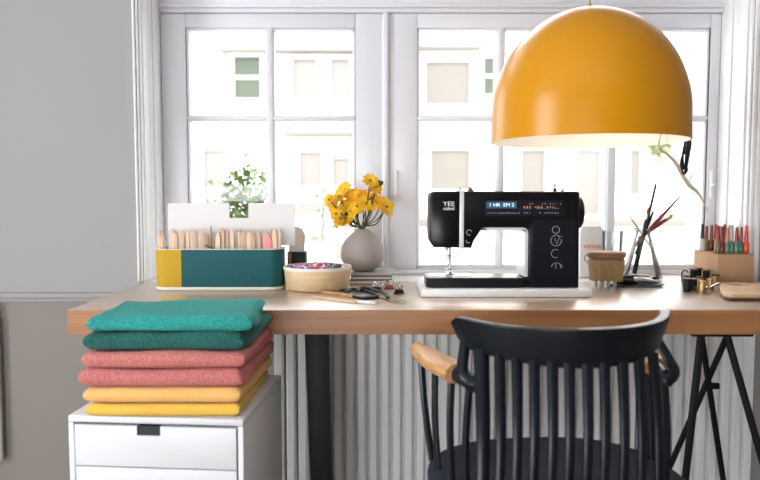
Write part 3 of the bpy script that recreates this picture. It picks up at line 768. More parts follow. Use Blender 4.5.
# pegs
rnd = random.Random(11)
def peg_mesh():
    b = B(); w, h = .0078, .155
    pts = [(-w * .8, 0), (w * .8, 0), (w, h * .6), (w, h * .85)] + [(w * math.cos(a), h * .87 + .024 * math.sin(a)) for a in [PI * i / 10 for i in range(1, 10)]] + [(-w, h * .85), (-w, h * .6)]
    prism(b, pts, -.003, .003, 'y', .001); return b
proto = link('wooden_peg', peg_mesh(), 'peg')
first = True
pegpx = [163, 167, 171, 174, 178, 182, 186, 191, 195, 199, 206, 209, 217, 221, 225, 233, 239, 245, 250, 254, 258, 262, 264, 274, 277, 281, 289, 293]
for i, px in enumerate(pegpx):
    o = proto if first else proto.copy()
    if not first: COL.objects.link(o)
    first = False
    y = TY + .022 + rnd.uniform(0, .022); hgt = rnd.uniform(.90, 1.0)
    top = Z(229 + rnd.uniform(-1.5, 3.5), y)
    x = max(min(X(px, 240, y), tx1 - .026), tx0 + .024)
    lean = rnd.uniform(-.05, .05)
    if px < 170: lean = -.10
    if px > 290: x = tx1 - .020; lean = .06
    o.location = (x, y, DZ + .0125); o.scale = (1, 1, (top - DZ - .0125) / .159); o.rotation_euler = (0, lean, rnd.uniform(-.3, .3))
    if i % 3 == 1: o.data = o.data.copy(); o.data.materials[0] = M['pegdark']
    tag(o, 'pale wooden peg standing upright in the teal box', 'peg', 'pegs in the teal box')
o = proto.copy(); o.data = proto.data.copy(); o.data.materials[0] = M['pegpink']; COL.objects.link(o); o.location = (X(268, 240, TY + .02), TY + .02, DZ + .0125); o.scale = (1.5, 1, (Z(238, TY) - DZ) / .165); o.rotation_euler = (0, 0, 0)
tag(o, 'pink peg among the pale ones in the teal box', 'peg', 'pegs in the teal box')
b = B(); q = P(211, 226, TY + .015); tube(b, [(0, 0, 0), (0, 0, q.z - DZ - .0125)], .0013, 6); o = link('steel_rod', b, 'iron', None, (q.x, TY + .015, DZ + .0125)); tag(o, 'thin dark rod standing among the pegs of the teal box', 'rod')
q = P(205, 244, TY + .012); b = B(); tube(b, [P(205, 245, TY + .010) - q, P(216, 250, TY + .010) - q + Vector((0, 0, 0.0005))], .0016, 6)
tube(b, [P(216, 250, TY + .010) - q, P(218, 262, TY + .010) - q], .0016, 6); o = link('bent_pin', b, 'iron', None, q); tag(o, 'short black bent pin leaning inside the front rim of the teal box', 'pin')
q = P(239, 232, TY + .028); b = B(); tube(b, spline([(-.010, 0, .001), (-.003, 0, .004), (.004, 0, .002), (.010, 0, .0), (.011, 0, -.006)], 3), .002, 6); tube(b, [(0, 0, .002), (0, 0, DZ + .0125 - q.z)], .0016, 6)
o = link('brass_hook', b, 'brass', None, q); tag(o, 'brass hook sticking up behind the pegs of the teal box', 'hook')
# things standing right behind the box: pale roll and black tin
y = 2.16
q0, q1 = P(287, 260, y), P(305.5, 260, y); zz = Z(252, y)
e = thing('tape_dispenser', 'black holder with pale rounded insert between teal box and pin dish', 'holder', ((q0.x + q1.x) / 2, y + .03, DZ))
w = (q1.x - q0.x) / 2
link('case', box(B(), -w, w, -.03, .03, .0008, Z(252, y) - DZ, .003), 'iron', e)
link('brown_side', box(B(), -w + .001, -w + .014, -.0325, -.03, .004, Z(253, y) - DZ, .0005), 'brushwood', e)
b = B(); h0 = Z(253, y) - DZ; h1 = Z(226.5, y) - DZ
prism(b, [(-w + .004, h0), (w - .008, h0), (w - .004, h1 - .03), (w - .016, h1 - .006), (-.004, h1), (-w + .006, h1 - .004)], -.02, .02, 'y', .006, 3); link('rounded_insert', b, 'paleroll', e)
# ================================================================ PIN DISH
by = 2.045; bc = P(317.6, 280, by); br = .101; bh = Z(266, by) - DZ
e = thing('pin_dish', 'round bentwood dish heaped with coloured pins', 'dish', (bc.x, by, DZ))
link('bowl_wall', lathe(B(), [(0, .001), (br - .012, .001), (br - .006, .006), (br, bh), (br - .0045, bh), (br - .010, .010), (0, .010)], 56), 'bowl', e, ang=50)
link('rim_band', lathe(B(), [(br - .0005, bh - .008), (br + .0015, bh - .008), (br + .0018, bh + .001), (br - .0055, bh + .001), (br - .0053, bh - .002)], 56), 'cream', e, ang=50)
rnd = random.Random(21)
pc = {'magenta': (.72, .03, .25), 'pink': (.80, .25, .42), 'blue': (.06, .18, .62), 'purple': (.22, .06, .40), 'white': (.85, .85, .88), 'black': (.01, .01, .015), 'red': (.65, .03, .03)}
pm = {k: mat(k + ' bead', c, .2) for k, c in pc.items()}
pr_ = {}
for k in pc: pr_[k] = None
placed = []
rad = .0062
zf = bh - .010
# a bed of loose pins lower in the dish carries the ones on top
for layer, zc, cnt in ((0, .0168, 70), (1, .0275, 70), (2, .038, 64)):
    tries = 0; c_ = 0
    while c_ < cnt and tries < 3000:
        tries += 1
        a = rnd.uniform(0, 6.283); r_ = math.sqrt(rnd.random()) * (br - .021)
        x, y = r_ * math.cos(a), r_ * math.sin(a)
        if layer < 2 and y > .1: continue
        z = zc + rnd.uniform(-.0008, .002)
        if any((x - p[0]) ** 2 + (y - p[1]) ** 2 + (z - p[2]) ** 2 < (2 * rad) ** 2 * .98 for p in placed): continue
        placed.append((x, y, z)); c_ += 1
        k = 'black' if (x > .022 and x < .070 and rnd.random() < .85) else ('white' if x > .07 and rnd.random() < .7 else rnd.choice(['magenta', 'magenta', 'pink', 'blue', 'purple', 'white', 'white', 'pink']))
        if abs(x - .005) < .008 and layer == 2: k = 'red'
        if pr_[k] is None:
            o = link('pin_bead', ball(B(), (0, 0, 0), rad, sub=2), pm[k], ang=180); pr_[k] = o
        else: o = pr_[k].copy(); COL.objects.link(o)
        o.location = (bc.x + x, by + y, DZ + z + (bh - .048) + .006)
        tag(o, 'small round %s bead among those heaped in the bentwood dish' % k, 'bead', 'coloured beads in the bentwood dish')
# ================================================================ BOOKS + VASE + FLOWERS
zb_ = DZ + .0006
for i, (lab, x0p, x1p, y0, dp, h, cov, rot) in enumerate((
    ('brown covered book at the bottom under the grey vase', 350, 389, 2.14, .19, .013, 'brushwood', -.02),
    ('dark covered book in the middle under the grey vase', 350, 391, 2.145, .18, .012, 'bookd', .03),
    ('thin grey notebook directly beneath the grey vase', 353, 393, 2.16, .17, .007, 'bookg', -.05))):
    x0, x1 = X(x0p, 275, y0), X(x1p, 275, y0); w = (x1 - x0) / 2
    e = thing('book', lab, 'book', ((x0 + x1) / 2, y0 + dp / 2, zb_), (0, 0, rot), 'books under the vase')
    link('page_block', box(B(), -w + .003, w - .003, -dp / 2 + .003, dp / 2 - .003, .002, h - .002), 'page', e)
    b = B(); box(b, -w, w, -dp / 2, dp / 2, 0, .002, .0005); box(b, -w, w, -dp / 2, dp / 2, h - .002, h, .0005); box(b, -w, -w + .002, -dp / 2, dp / 2, .0005, h - .0005); link('cover', b, cov, e)
    zb_ += h + .0005
vy = 2.235; vc = P(362.5, 250, vy); vr = 22 / 680 * vy * 1.0; vh = Z(229, vy) - zb_
e = thing('vase', 'stone grey bulbous vase with yellow flowers, standing on books', 'vase', (vc.x, vy, zb_))
prof = []
sh = [(0, 0), (.40, 0), (.52, .02), (.74, .10), (.90, .20), (.985, .32), (1., .42), (.97, .54), (.88, .67), (.72, .79), (.52, .89), (.36, .955), (.27, .99), (.24, 1.0), (.21, .985), (.20, .94), (.5, .8), (.9, .45), (.6, .1), (0, .05)]
link('body', lathe(B(), [(r * vr * (1 if i < 15 else .93), z * vh) for i, (r, z) in enumerate(sh)], 48), 'vase', e, ang=80)
nk = Vector((vc.x, vy, zb_ + vh))
def blossom(b, c, r, nrm, rnd, n=9, layers=2):
    nrm = Vector(nrm).normalized(); a = nrm.orthogonal().normalized(); t = nrm.cross(a)
    for L_ in range(layers):
        for i in range(n):
            an = 2 * PI * (i + .5 * L_) / n + rnd.uniform(-.1, .1); d = a * math.cos(an) + t * math.sin(an); sd = nrm.cross(d)
            l = r * rnd.uniform(.85, 1.1) * (1 - .25 * L_); w = r * .24; up = .25 + .35 * L_
            k = [c + nrm * 0, c + d * l * .45 + sd * w + nrm * l * up * .35, c + d * l * .85 + sd * w * .8 + nrm * l * up * .6, c + d * l + nrm * l * up * .55, c + d * l * .85 - sd * w * .8 + nrm * l * up * .6, c + d * l * .45 - sd * w + nrm * l * up * .35]
            v = [b.verts.new(p) for p in k]; m = b.verts.new(c + d * l * .6 + nrm * l * (up * .5 - .06))
            for q in range(6): b.faces.new((v[q], v[(q + 1) % 6], m))
fl = [(330, 200, .3, 'leftmost yellow flower of the bouquet'), (337, 214, 0, None), (344, 206, 0, None), (346, 220, .1, 'lowest yellow flower on the left of the bouquet'),
      (345, 190, .2, 'yellow flower at the upper left of the bouquet'), (353, 196, 0, None), (340, 197, 0, None), (357, 207, 0, None), (366, 204, 0, None), (370, 181, -.1, 'topmost yellow flower of the bouquet'),
      (375, 187, 0, None), (381, 204, 0, None), (386, 207, -.2, 'rightmost yellow flower of the bouquet'), (351, 212, 0, None), (374, 201, 0, None), (334, 207, 0, None), (363, 198, 0, None), (340, 221, 0, None)]
rnd = random.Random(4)
for i, (px, py, ln, lab) in enumerate(fl):
    y = vy + rnd.uniform(-.035, .03); p = P(px, py, y)
    e = thing('flower', lab or 'yellow daisy-like flower in the middle of the bouquet', 'flower', nk, group='yellow flowers in the grey vase')
    t = p - nk; a = rnd.uniform(0, 6.28); rt = Vector((.0065 * math.cos(a), .0065 * math.sin(a), 0))
    base = Vector((rt.x * 1.2, rt.y * 1.2, -.085))
    link('stem', tube(B(), spline([base, rt + Vector((0, 0, -.002)), rt * .5 + t * .5 + Vector((t.x * .12, 0, -.004)), t], 5), .0020, 6), 'stem', e)
    nr = Vector((t.x * 1.4 + rnd.uniform(-.02, .02), -.11, .035 + rnd.uniform(0, .06)))
    b = B(); rr_ = .031 * rnd.uniform(.9, 1.2); blossom(b, t, rr_, nr, rnd, 9, 3)
    link('blossom', b, 'petal' if rnd.random() < .7 else 'petal2', e, ang=180)
    link('flower_centre', ball(B(), t + nr.normalized() * .004, .0055, (1, 1, .8)), 'fcentre' if rnd.random() < .45 else 'petal2', e)
    if rnd.random() < .6: link('leaf', leaf_quads(B(), t * .72 + Vector((rnd.uniform(-.01, .01), -.004, -.004)), (.006, .004, .006), 2, .022, rnd), 'leafd', e, ang=180)
for i, (pts, lab) in enumerate((([(363, 229), (376, 224), (384, 212), (390, 206)], 'dark curved twig arching out at the right of the bouquet'), ([(362, 229), (354, 223), (346, 212)], 'dark twig leaning left at the bottom of the bouquet'), ([(364, 229), (368, 215), (374, 196), (381, 183)], 'dark leafy twig rising at the upper right of the bouquet'))):
    e = thing('twig', lab, 'twig', nk, group='dark twigs in the grey vase')
    q = [Vector((0.004 * (i - 1), -.005, -.08))] + [P(a, c, vy - .02 * k / len(pts)) - nk for k, (a, c) in enumerate(pts)]
    q[1] = Vector((0.004 * (i - 1), -.006, .0))
    link('stem', tube(B(), spline(q, 5), .0024, 6), 'stem', e)
    link('leaf', leaf_quads(B(), q[-1] - Vector((.004, 0, .006)), (.010, .006, .016), 8 if i == 2 else 3, .018, rnd), 'leafd', e, ang=180)
# ================================================================ HAND TOOLS IN FRONT OF THE DISH
def flat_tool(name, label, cat, p0, p1, prof, z0, th, m, group=None):
    """tapered flat stick lying on the desk from photo point p0 to p1"""
    def on(p):
        a = 1.2; c_ = 3.
        for _ in range(50):
            mm = (a + c_) / 2
            if P(p[0], p[1], mm).z > z0: a = mm
            else: c_ = mm
        return P(p[0], p[1], a)
    A, C = on(p0), on(p1); d = C - A; d.z = 0; L_ = d.length
    n = len(prof); pts = [(L_ * i / (n - 1), w) for i, w in enumerate(prof)]
    poly = [(x, -w) for x, w in pts] + [(x, w) for x, w in pts[::-1]]
    o = link(name, prism(B(), poly, 0, th, 'z', min(th * .3, .0012)), m, None, (A.x, A.y, z0), (0, 0, math.atan2(d.y, d.x)))
    tag(o, label, cat, group); return o
dz = DZ + .0006
flat_tool('wooden_spatula', 'pale wooden spatula lying nearest the desk edge before the pin dish', 'tool', (314, 297.5), (356, 303.5), [.003, .007, .0085, .0085, .0075, .005], dz, .005, 'lightwood')
flat_tool('wooden_handled_awl', 'brown wooden handle lying behind the pale spatula', 'tool', (322, 293), (353, 298), [.004, .007, .008, .007, .006, .006, .004], dz, .009, 'armwood')
# scissors with dark green handles
sc = P(352, 298, 1.86); 
def ond(px, py, z=DZ + .002):
    a, c_ = 1.2, 3.
    for _ in range(50):
        m_ = (a + c_) / 2
        if P(px, py, m_).z > z: a = m_
        else: c_ = m_
    return P(px, py, a)
o0 = ond(352, 298)
e = thing('scissors', 'dark green handled scissors lying open before the vase', 'scissors', (o0.x, o0.y, dz))
def rel(px, py, h=.004): q = ond(px, py); return Vector((q.x - o0.x, q.y - o0.y, h))
link('handle', tube(B(), spline([rel(352, 297), rel(345, 293), rel(352, 290), rel(366, 292), rel(378, 297), rel(364, 299), rel(352, 297)], 6), .0055, 8, .8), 'scdark', e)
link('handle', tube(B(), spline([rel(356, 293, .008), rel(366, 291, .010), rel(384, 296, .008), rel(388, 300, .006)], 6), .0065, 8, .8), 'scdark', e)
link('blade', tube(B(), [rel(378, 297), rel(392, 301), rel(404, 304)], [.006, .0055, .002], 8, .35), 'olive', e)
link('blade', tube(B(), [rel(380, 295, .006), rel(394, 299, .006), rel(406, 303, .005)], [.006, .005, .002], 8, .35), 'olive', e)
link('pivot', ball(B(), rel(379, 297, .009), .004, (1, 1, .6)), 'brass', e)
flat_tool('chalk_marker', 'short white marker lying beside the dark green scissors', 'marker', (357, 303), (376, 304.5), [.004, .006, .006, .006, .005, .003], dz, .008, 'white')
flat_tool('steel_pin_rule', 'thin dark steel rule lying between dish and scissors', 'rule', (330, 289.5), (350, 292), [.004, .005, .005, .004], dz, .003, 'iron')
# pile of small metal clips near the books
for i, (px, py, m, lab) in enumerate(((377, 290, 'iron', 'small black clip at the left of the clips by the books'), (389, 288.5, 'rust', 'small rust red clip between the two black ones'), (399, 293, 'iron', 'small black clip at the right of the clips by the books'))):
    q = ond(px, py); e = thing('fabric_clip', lab, 'clip', (q.x, q.y, dz), (0, 0, .6 * i - .5), 'metal clips beside the books')
    b = B(); prism(b, [(-.016, 0), (.016, 0), (.010, .012), (-.010, .012)], -.006, .006, 'y', .001); link('jaw', b, m, e)
    b = B(); tube(b, spline([(-.008, 0, .011), (-.016, 0, .020), (-.012, 0, .026), (-.004, 0, .020), (0, 0, .012)], 4), .0018, 6); tube(b, spline([(.008, 0, .011), (.017, .004, .018), (.013, .004, .024), (.004, 0, .018), (0, 0, .012)], 4), .0018, 6); link('spring_wire', b, 'chrome', e)
# ================================================================ BRUSH, FLASK, TRAY
y = 2.06; q = P(606, 285, y)
e = thing('scrub_brush', 'round wooden brush standing on its tan bristles right of the sewing machine', 'brush', (q.x, y, DZ))
k = 18.5 / 680 * y; z0, z1, z2 = Z(280, y) - DZ, Z(260, y) - DZ, Z(251.5, y) - DZ
link('brush_head', lathe(B(), [(0, z1), (k * .96, z1), (k * .9, z1 + .006), (k * 1.02, z1 + .010), (k * 1.04, z2 - .004), (k * .96, z2), (0, z2)], 36, sy=.8), 'brushwood', e, ang=40)
b = B()
for i in range(30):
    a = 2 * PI * i / 30; r1, r2 = k * .9, k * (.78 + .03 * math.sin(i * 5))
    tube(b, [(r1 * math.cos(a), .8 * r1 * math.sin(a), z1 + .001), (r2 * math.cos(a), .8 * r2 * math.sin(a), z0 + .003 * math.sin(i * 3.1))], [.0052, .0045], 6)
for i in range(14):
    a = 2 * PI * i / 14; tube(b, [(k * .5 * math.cos(a), k * .4 * math.sin(a), z1 + .001), (k * .5 * math.cos(a), k * .4 * math.sin(a), z0)], .009, 6)
link('bristles', b, 'bristle', e)
for a in (.3, 1.7, 2.7, 4.0, 4.7, 5.5): link('foot', cyl(B(), (k * .55 * math.cos(a), k * .42 * math.sin(a), z0 + .004), (k * .55 * math.cos(a), k * .42 * math.sin(a), .0006), .0055, .0045, 10), 'chrome', e)
link('loop', tube(B(), spline([(-k, 0, z2 - .008), (-k - .012, -.004, z2 - .014), (-k - .010, -.006, z2 - .028), (-k * .9, -.006, z1 - .012)], 4), .002, 6), 'brass', e)
# conical flask with brushes
y = 2.27; q = P(642, 275, y)
e = thing('glass_flask', 'clear conical glass flask holding paint brushes', 'flask', (q.x, y, DZ))
fb = 19.5 / 680 * y; hN = Z(236, y) - DZ; hT = Z(229, y) - DZ
prof = [(0, .001), (fb * .9, .001), (fb, .006), (fb * .97, .016), (fb * .42, hN - .004), (fb * .36, hN + .004), (fb * .38, hT - .003), (fb * .48, hT), (fb * .44, hT + .001), (fb * .34, hT - .003), (fb * .32, hN + .004), (fb * .38, hN - .006), (fb * .92, .017), (fb * .94, .008), (fb * .85, .004), (0, .004)]
link('glass_wall', lathe(B(), prof, 40), 'jar', e, ang=60)
link('sediment', lathe(B(), [(0, .0045), (fb * .82, .0045), (fb * .84, .012), (fb * .5, .016), (0, .018)], 28), 'brushwood', e)
link('rim_beads', tube(B(), [(fb * .47 * math.cos(a), fb * .47 * math.sin(a), hT + .0005) for a in [2 * PI * i / 24 for i in range(25)]], .0022, 6), 'jar', e)
def stick(label, top, m, r0=.003, r1=.003, tip=None, tipm=None, dy=0., name='paint_brush', bowl=None):
    neck = Vector((q.x, y, DZ + (hN + hT) / 2)); T_ = P(*top, y + dy)
    d = (T_ - neck); off = rnd.uniform(-1, 1) * .004
    nk_ = neck + Vector((max(-.014, min(.014, d.x * .12)), off, 0)); d = T_ - nk_; dn = d.normalized()
    # continue below the neck until the flask floor or wall
    s = (nk_.z - DZ - .020) / max(dn.z, .2); Bp = nk_ - dn * s
    rad_ = math.hypot(Bp.x - q.x, Bp.y - y)
    lim = fb * .74
    if rad_ > lim:
        f = 1
        for kk in range(100):
            f -= .01; Bp = nk_ - dn * s * f
            hh_ = Bp.z - DZ; rmax = fb * (.92 - .54 * max(0, hh_ - .017) / (hN - .023)) - .007
            if math.hypot(Bp.x - q.x, Bp.y - y) < rmax: break
    r0 *= 1.3; r1 *= 1.3
    e2 = thing(name, label, 'brush', Bp, group='brushes in the glass flask')
    L_ = T_ - Bp
    if tip:
        link('handle', tube(B(), [Vector((0, 0, 0)), L_ * .35, L_ * .8], [r0 * .7, r0 * 1.2, r0], 8), m, e2)
        link('ferrule', tube(B(), [L_ * .8, L_ * .88], r0 * 1.15, 8), 'chrome', e2)
        link('bristle_tip', tube(B(), [L_ * .88, L_ * .94, L_], [r0 * 1.1, r0 * 1.4, r0 * .3], 8), tipm, e2)
    else: link('handle', tube(B(), [Vector((0, 0, 0)), L_ * .5, L_], [r0, r0 * 1.1, r1], 8), m, e2)
rnd = random.Random(8)
stick('tallest straight black stick standing in the glass flask', (656, 184), 'iron', .0034, .003, name='drawing_stick')
stick('short black brush with dark red tip in the glass flask', (650, 206), 'iron', .004, .0045, True, 'maroon')
stick('plain short black stick behind the red tipped brush in the flask', (653, 212), 'iron', .004, .003, dy=.01)
stick('long dark red tapered brush handle leaning far right from the flask', (684, 192), 'maroon', .0045, .0012, dy=-.01)
stick('dark red brush with ochre tip leaning right from the glass flask', (673, 215), 'maroon', .0045, .002, True, 'ochre')
stick('thin grey wire tool leaning left from the glass flask', (622, 205), 'ribbon', .002, .001, dy=.005, name='wire_tool')
# clear tumbler behind the brush
y2 = 2.30; q2 = P(612, 262, y2)
e = thing('glass_tumbler', 'clear glass tumbler between the white packet and the flask', 'glass', (q2.x, y2, DZ))
hh = Z(231, y2) - DZ
link('glass_wall', lathe(B(), [(0, .001), (.030, .001), (.036, hh), (.034, hh), (.028, .006), (0, .006)], 32), 'jar', e)
q3 = P(592, 262, 2.31); zt_ = Z(226, 2.31) - DZ
e = thing('paper_packet', 'white paper packet with a red printed word behind the wooden brush', 'packet', (q3.x, 2.33, DZ))
link('packet_body', prism(B(), [(-.042, .001), (.042, .001), (.042, zt_ - .02), (.030, zt_), (-.034, zt_), (-.042, zt_ - .025)], -.018, .018, 'y', .003), 'white', e)
write('printed_word', 'vamos', .024, (0, -.0185, Z(246, 2.31) - DZ), 'redtxt', e, .0003)
# oval tray with pliers
q = ond(635, 285.5); tc_ = q
o = link('oval_tray', lathe(B(), [(0, .001), (.080, .001), (.090, .005), (.092, .0075), (.087, .0065), (.076, .0035), (0, .0035)], 48, sy=.45), 'slate', None, (q.x, q.y, DZ)); tag(o, 'thin grey oval tray in front of the glass flask', 'tray')
tzz = DZ + .0045
e = thing('pliers', 'black handled pliers lying at the front of the oval tray', 'pliers', (tc_.x, tc_.y - .010, tzz))
link('handle', tube(B(), spline([(.0, 0, .006), (-.03, -.006, .006), (-.06, .002, .014)], 5), .0058, 8), 'iron', e)
link('handle', tube(B(), spline([(.0, .004, .006), (-.03, .016, .006), (-.065, .014, .020)], 5), .0058, 8), 'iron', e)
link('jaw', tube(B(), [(-.006, .002, .008), (.012, .0, .009), (.05, -.006, .006)], [.009, .009, .004], 8, .7), 'chrome', e)
e.scale = (1.25, 1.2, 1.8)
e = thing('tweezers', 'black tweezers lying behind the pliers on the oval tray', 'tweezers', (tc_.x + .01, tc_.y + .021, tzz + .002), (0, 0, .06))
link('arm', tube(B(), spline([(-.055, 0, .003), (0, .005, .005), (.052, .002, .003)], 5), .0045, 8), 'iron', e); link('arm', tube(B(), spline([(-.055, 0, .003), (0, -.004, .005), (.052, -.002, .003)], 5), .0045, 8), 'iron', e)
e.scale = (1.2, 1, 2.6)
o = link('wing_nut', B() if False else tube(ball(B(), (0, 0, .012), .012, (1.1, .8, .9)), [(-.024, 0, .020), (-.008, 0, .012), (.008, 0, .012), (.026, 0, .022)], [.003, .006, .006, .003], 8), 'chrome', None, (tc_.x + .030, tc_.y + .004, tzz + .0016)); tag(o, 'silver wing nut sitting on the oval tray beside the pliers', 'nut')
# ================================================================ RIGHT CORNER: carton, bottles, trinkets, board
cx0, cx1, cy0, cy1 = P(717.5, 283, 2.15).x, 1.188, 2.15, 2.315
ch = Z(254.5, 2.15) - DZ
e = thing('kraft_box', 'plain kraft cardboard box carrying small paint bottles', 'box', ((cx0 + cx1) / 2, (cy0 + cy1) / 2, DZ))
w, d = (cx1 - cx0) / 2, (cy1 - cy0) / 2
link('box_body', box(B(), -w, w, -d, d, .0008, ch, .002), 'carton', e)
link('box_flap', box(B(), -w, w, -d, -.001, ch + .0001, ch + .0012), 'carton', e); link('box_flap', box(B(), -w, w, .001, d, ch + .0001, ch + .0012), 'carton', e)
bcol = {'olive': (.20, .15, .04), 'wine red': (.20, .02, .02), 'sage green': (.10, .20, .13), 'deep green': (.04, .13, .10), 'bright red': (.72, .06, .02), 'clear': (.72, .72, .70), 'orange': (.75, .25, .08)}
bm_ = {k: mat(k + ' bottle', c, .2, coat=.4) for k, c in bcol.items()}
capc = {'dark red': (.30, .02, .015), 'brown': (.22, .08, .04), 'copper': (.55, .22, .10), 'black': (.02, .02, .02), 'grey': (.40, .40, .42), 'bright red': (.72, .04, .02), 'wine': (.18, .01, .02)}
cm_ = {k: mat(k + ' cap', c, .25) for k, c in capc.items()}
rows = [(2.18, [('olive', 'dark red'), ('wine red', 'wine'), ('sage green', 'copper'), ('sage green', 'grey'), ('sage green', 'dark red'), ('deep green', 'brown'), ('bright red', 'bright red')], 'front'),
        (2.285, [('clear', 'black'), ('olive', 'dark red'), ('wine red', 'brown'), ('orange', 'dark red'), ('deep green', 'copper'), ('bright red', 'dark red'), ('bright red', 'grey')], 'rear')]
hb, hc = .040, .047
ordn = ['first', 'second', 'third', 'fourth', 'fifth', 'sixth', 'seventh']
bproto = None
for yb, lst, rown in rows:
    for i, (bc_, cc) in enumerate(lst):
        x = cx0 + .0115 + (cx1 - cx0 - .023) * i / 6
        e = thing('paint_bottle', '%s bottle with tall %s cap, %s from the left in the %s row' % (bc_, cc, ordn[i], rown), 'bottle', (x, yb + .003 * (i % 2), DZ + ch + .0014), group='paint bottles on the kraft box')
        if bproto is None:
            g = link('bottle_body', lathe(B(), [(0, 0), (.0085, 0), (.0093, .002), (.0093, hb - .008), (.005, hb - .002), (.005, hb), (0, hb)], 20), bm_[bc_], e, ang=50)
            c_ = link('cap', lathe(B(), [(0, 0), (.0062, 0), (.0062, .004), (.0055, .02), (.0042, hc - .003), (.003, hc), (0, hc)], 16), cm_[cc], e, (0, 0, hb - .001), ang=50)
            bproto = (g.data, c_.data)
        else:
            for dd, mm, nm, zz in ((bproto[0], bm_[bc_], 'bottle_body', 0), (bproto[1], cm_[cc], 'cap', hb - .001)):
                o = bpy.data.objects.new(nm, dd.copy()); o.data.materials[0] = mm; COL.objects.link(o); o.parent = e; o.location = (0, 0, zz)
        e.scale = (1, 1, 1 + .05 * math.sin(i * 2.3 + yb * 9))
# wooden board at the right
q = ond(720, 301)
e = thing('wooden_board', 'flat wooden board with dark edge lying at the right desk end', 'board', (1.08, 1.93, DZ))
poly = [(X(731, 300, 1.80) - 1.08, -.13), (.20, -.13), (.20, .13), (X(722, 287, 2.06) - 1.08, .13), (X(719, 290, 2.0) - 1.08, .07), (X(720, 297, 1.88) - 1.08, -.05), (X(724, 300, 1.82) - 1.08, -.11)]
link('board_base', prism(B(), poly, .0008, .008, 'z', .002), 'boardd', e); link('board_top', prism(B(), [(x + .001, y_) for x, y_ in poly], .0081, .017, 'z', .003), 'board', e)
# trinkets
rnd = random.Random(31)
TR = [(686, 285, 'iron', 'dark metal bobbin, leftmost of the trinkets by the kraft box'), (693, 282, 'maroon', 'dark red bobbin among the trinkets by the kraft box'), (700, 287, 'iron', 'black bobbin beside the dark red one by the kraft box'),
      (706, 282, 'brass', 'brass bobbin at the back of the trinkets by the kraft box'), (710, 289, 'brass', 'brass bobbin at the front of the trinkets by the kraft box'), (693, 290, 'brushwood', 'brown wooden bobbin at the front left of the trinkets'), (702, 292.5, 'brass', 'small brass bobbin nearest the wooden board'),
      (698, 281, 'iron', 'tall black bobbin at the very back of the trinkets'), (715, 284, 'iron', 'black bobbin touching the front of the kraft box'), (687, 291, 'iron', 'black bobbin at the very front left of the trinkets')]
for i, (px, py, m, lab) in enumerate(TR):
    q = ond(px, py); s = 1.05 + .25 * rnd.random()
    e = thing('bobbin', lab, 'bobbin', (q.x, q.y, DZ + .0008), (0, 0, rnd.uniform(-.5, .5)), 'metal bobbins by the kraft box')
    e.scale = (1.3, 1.3, 1)
    h = .030 * s + (.010 if py < 284 else 0)
    link('spool', lathe(B(), [(0, 0), (.0095, 0), (.0095, .003), (.005, .004), (.0058, h * .5), (.005, h - .004), (.0095, h - .003), (.0095, h), (.003, h), (0, h)], 20), m, e, ang=40)
    link('thread', lathe(B(), [(.0052, .0042), (.0080, .005), (.0080, h - .005), (.0052, h - .0042)], 20), 'iron' if i % 2 else 'brass', e)
q = ond(681.5, 283); o = link('hook_pin', tube(B(), spline([(0, 0, .0025), (-.002, 0, .030), (.004, 0, .042), (.016, .0, .040), (.018, 0, .034)], 5), .0022, 6), 'iron', None, (q.x + .002, q.y, DZ)); tag(o, 'dark bent hook standing at the left of the trinkets', 'hook')
q = ond(714, 291); q2 = ond(732, 292)
e = thing('serving_spoon', 'silver spoon leaning on the wooden board beside the bobbins', 'spoon', (q.x, q.y, DZ + .004), (0, 0, 0))
b = B(); t = B(); bmesh.ops.create_uvsphere(t, u_segments=20, v_segments=12, radius=1); bmesh.ops.delete(t, geom=[v for v in t.verts if v.co.z > .05], context='VERTS')
bmesh.ops.solidify(t, geom=list(t.faces), thickness=.08)
merge(b, t, Matrix.Translation((-.032, .005, .010)) @ Matrix.Diagonal((.026, .017, .010, 1))); link('spoon_bowl', b, 'chrome', e)
link('handle', tube(B(), spline([(-.008, .005, .010), (.02, .004, .022), (.05, 0, .018), (.075, -.004, .0172)], 5), [.003 + .0001 * k for k in range(16)], 8, .5), 'chrome', e)
# ================================================================ HANGING BITS UNDER THE LAMP
hy = LY + .02
q = P(686, 139, hy); az = q.z
e = thing('black_cord_bundle', 'bundle of black cords hanging from the right rim of the yellow lamp', 'cord', (q.x, hy, az))
def hp(px, py, dy=0): return P(px, py, hy + dy) - Vector((q.x, hy, az))
inner = Vector((lc.x + LR * .975 - q.x, .01, .02))
for k, (a, c) in enumerate((((684.5, 139), (683.5, 170)), ((687, 139), (685, 174)), ((689, 139), (686, 168)), ((685.5, 139), (681.5, 158)))):
    P0 = hp(*a, .004 * k); P1 = hp(*c, .004 * k)
    link('cord_strand', tube(B(), spline([inner + Vector((-.006 * k, 0, .01)), P0, (P0 + P1) / 2 + Vector((-.003 + .003 * k, 0, 0)), P1], 6), .0032, 6), 'iron', e)
link('cord_strand', tube(B(), spline([hp(681.5, 158), hp(681, 166), hp(684, 174), hp(687.5, 169)], 6), .0032, 6), 'iron', e)
link('tie', ball(B(), hp(685.5, 168, .005), .006, (1, 1, .6)), 'iron', e)
q = P(656, 147, hy + .04)
e = thing('dried_leaf_strip', 'long twisted dried leaf dangling below the right side of the lamp', 'leaf', q)
def hp2(px, py, dy=.04): return P(px, py, hy + dy) - q
up_in = Vector((lc.x + LR * .93 - q.x - .02, .0, .03))
pts = spline([Vector((.015, 0, .045)), hp2(659, 147), hp2(667, 154), hp2(675, 162), hp2(681, 172), hp2(688, 184), hp2(697, 192), hp2(703, 201), hp2(708, 212)], 5)
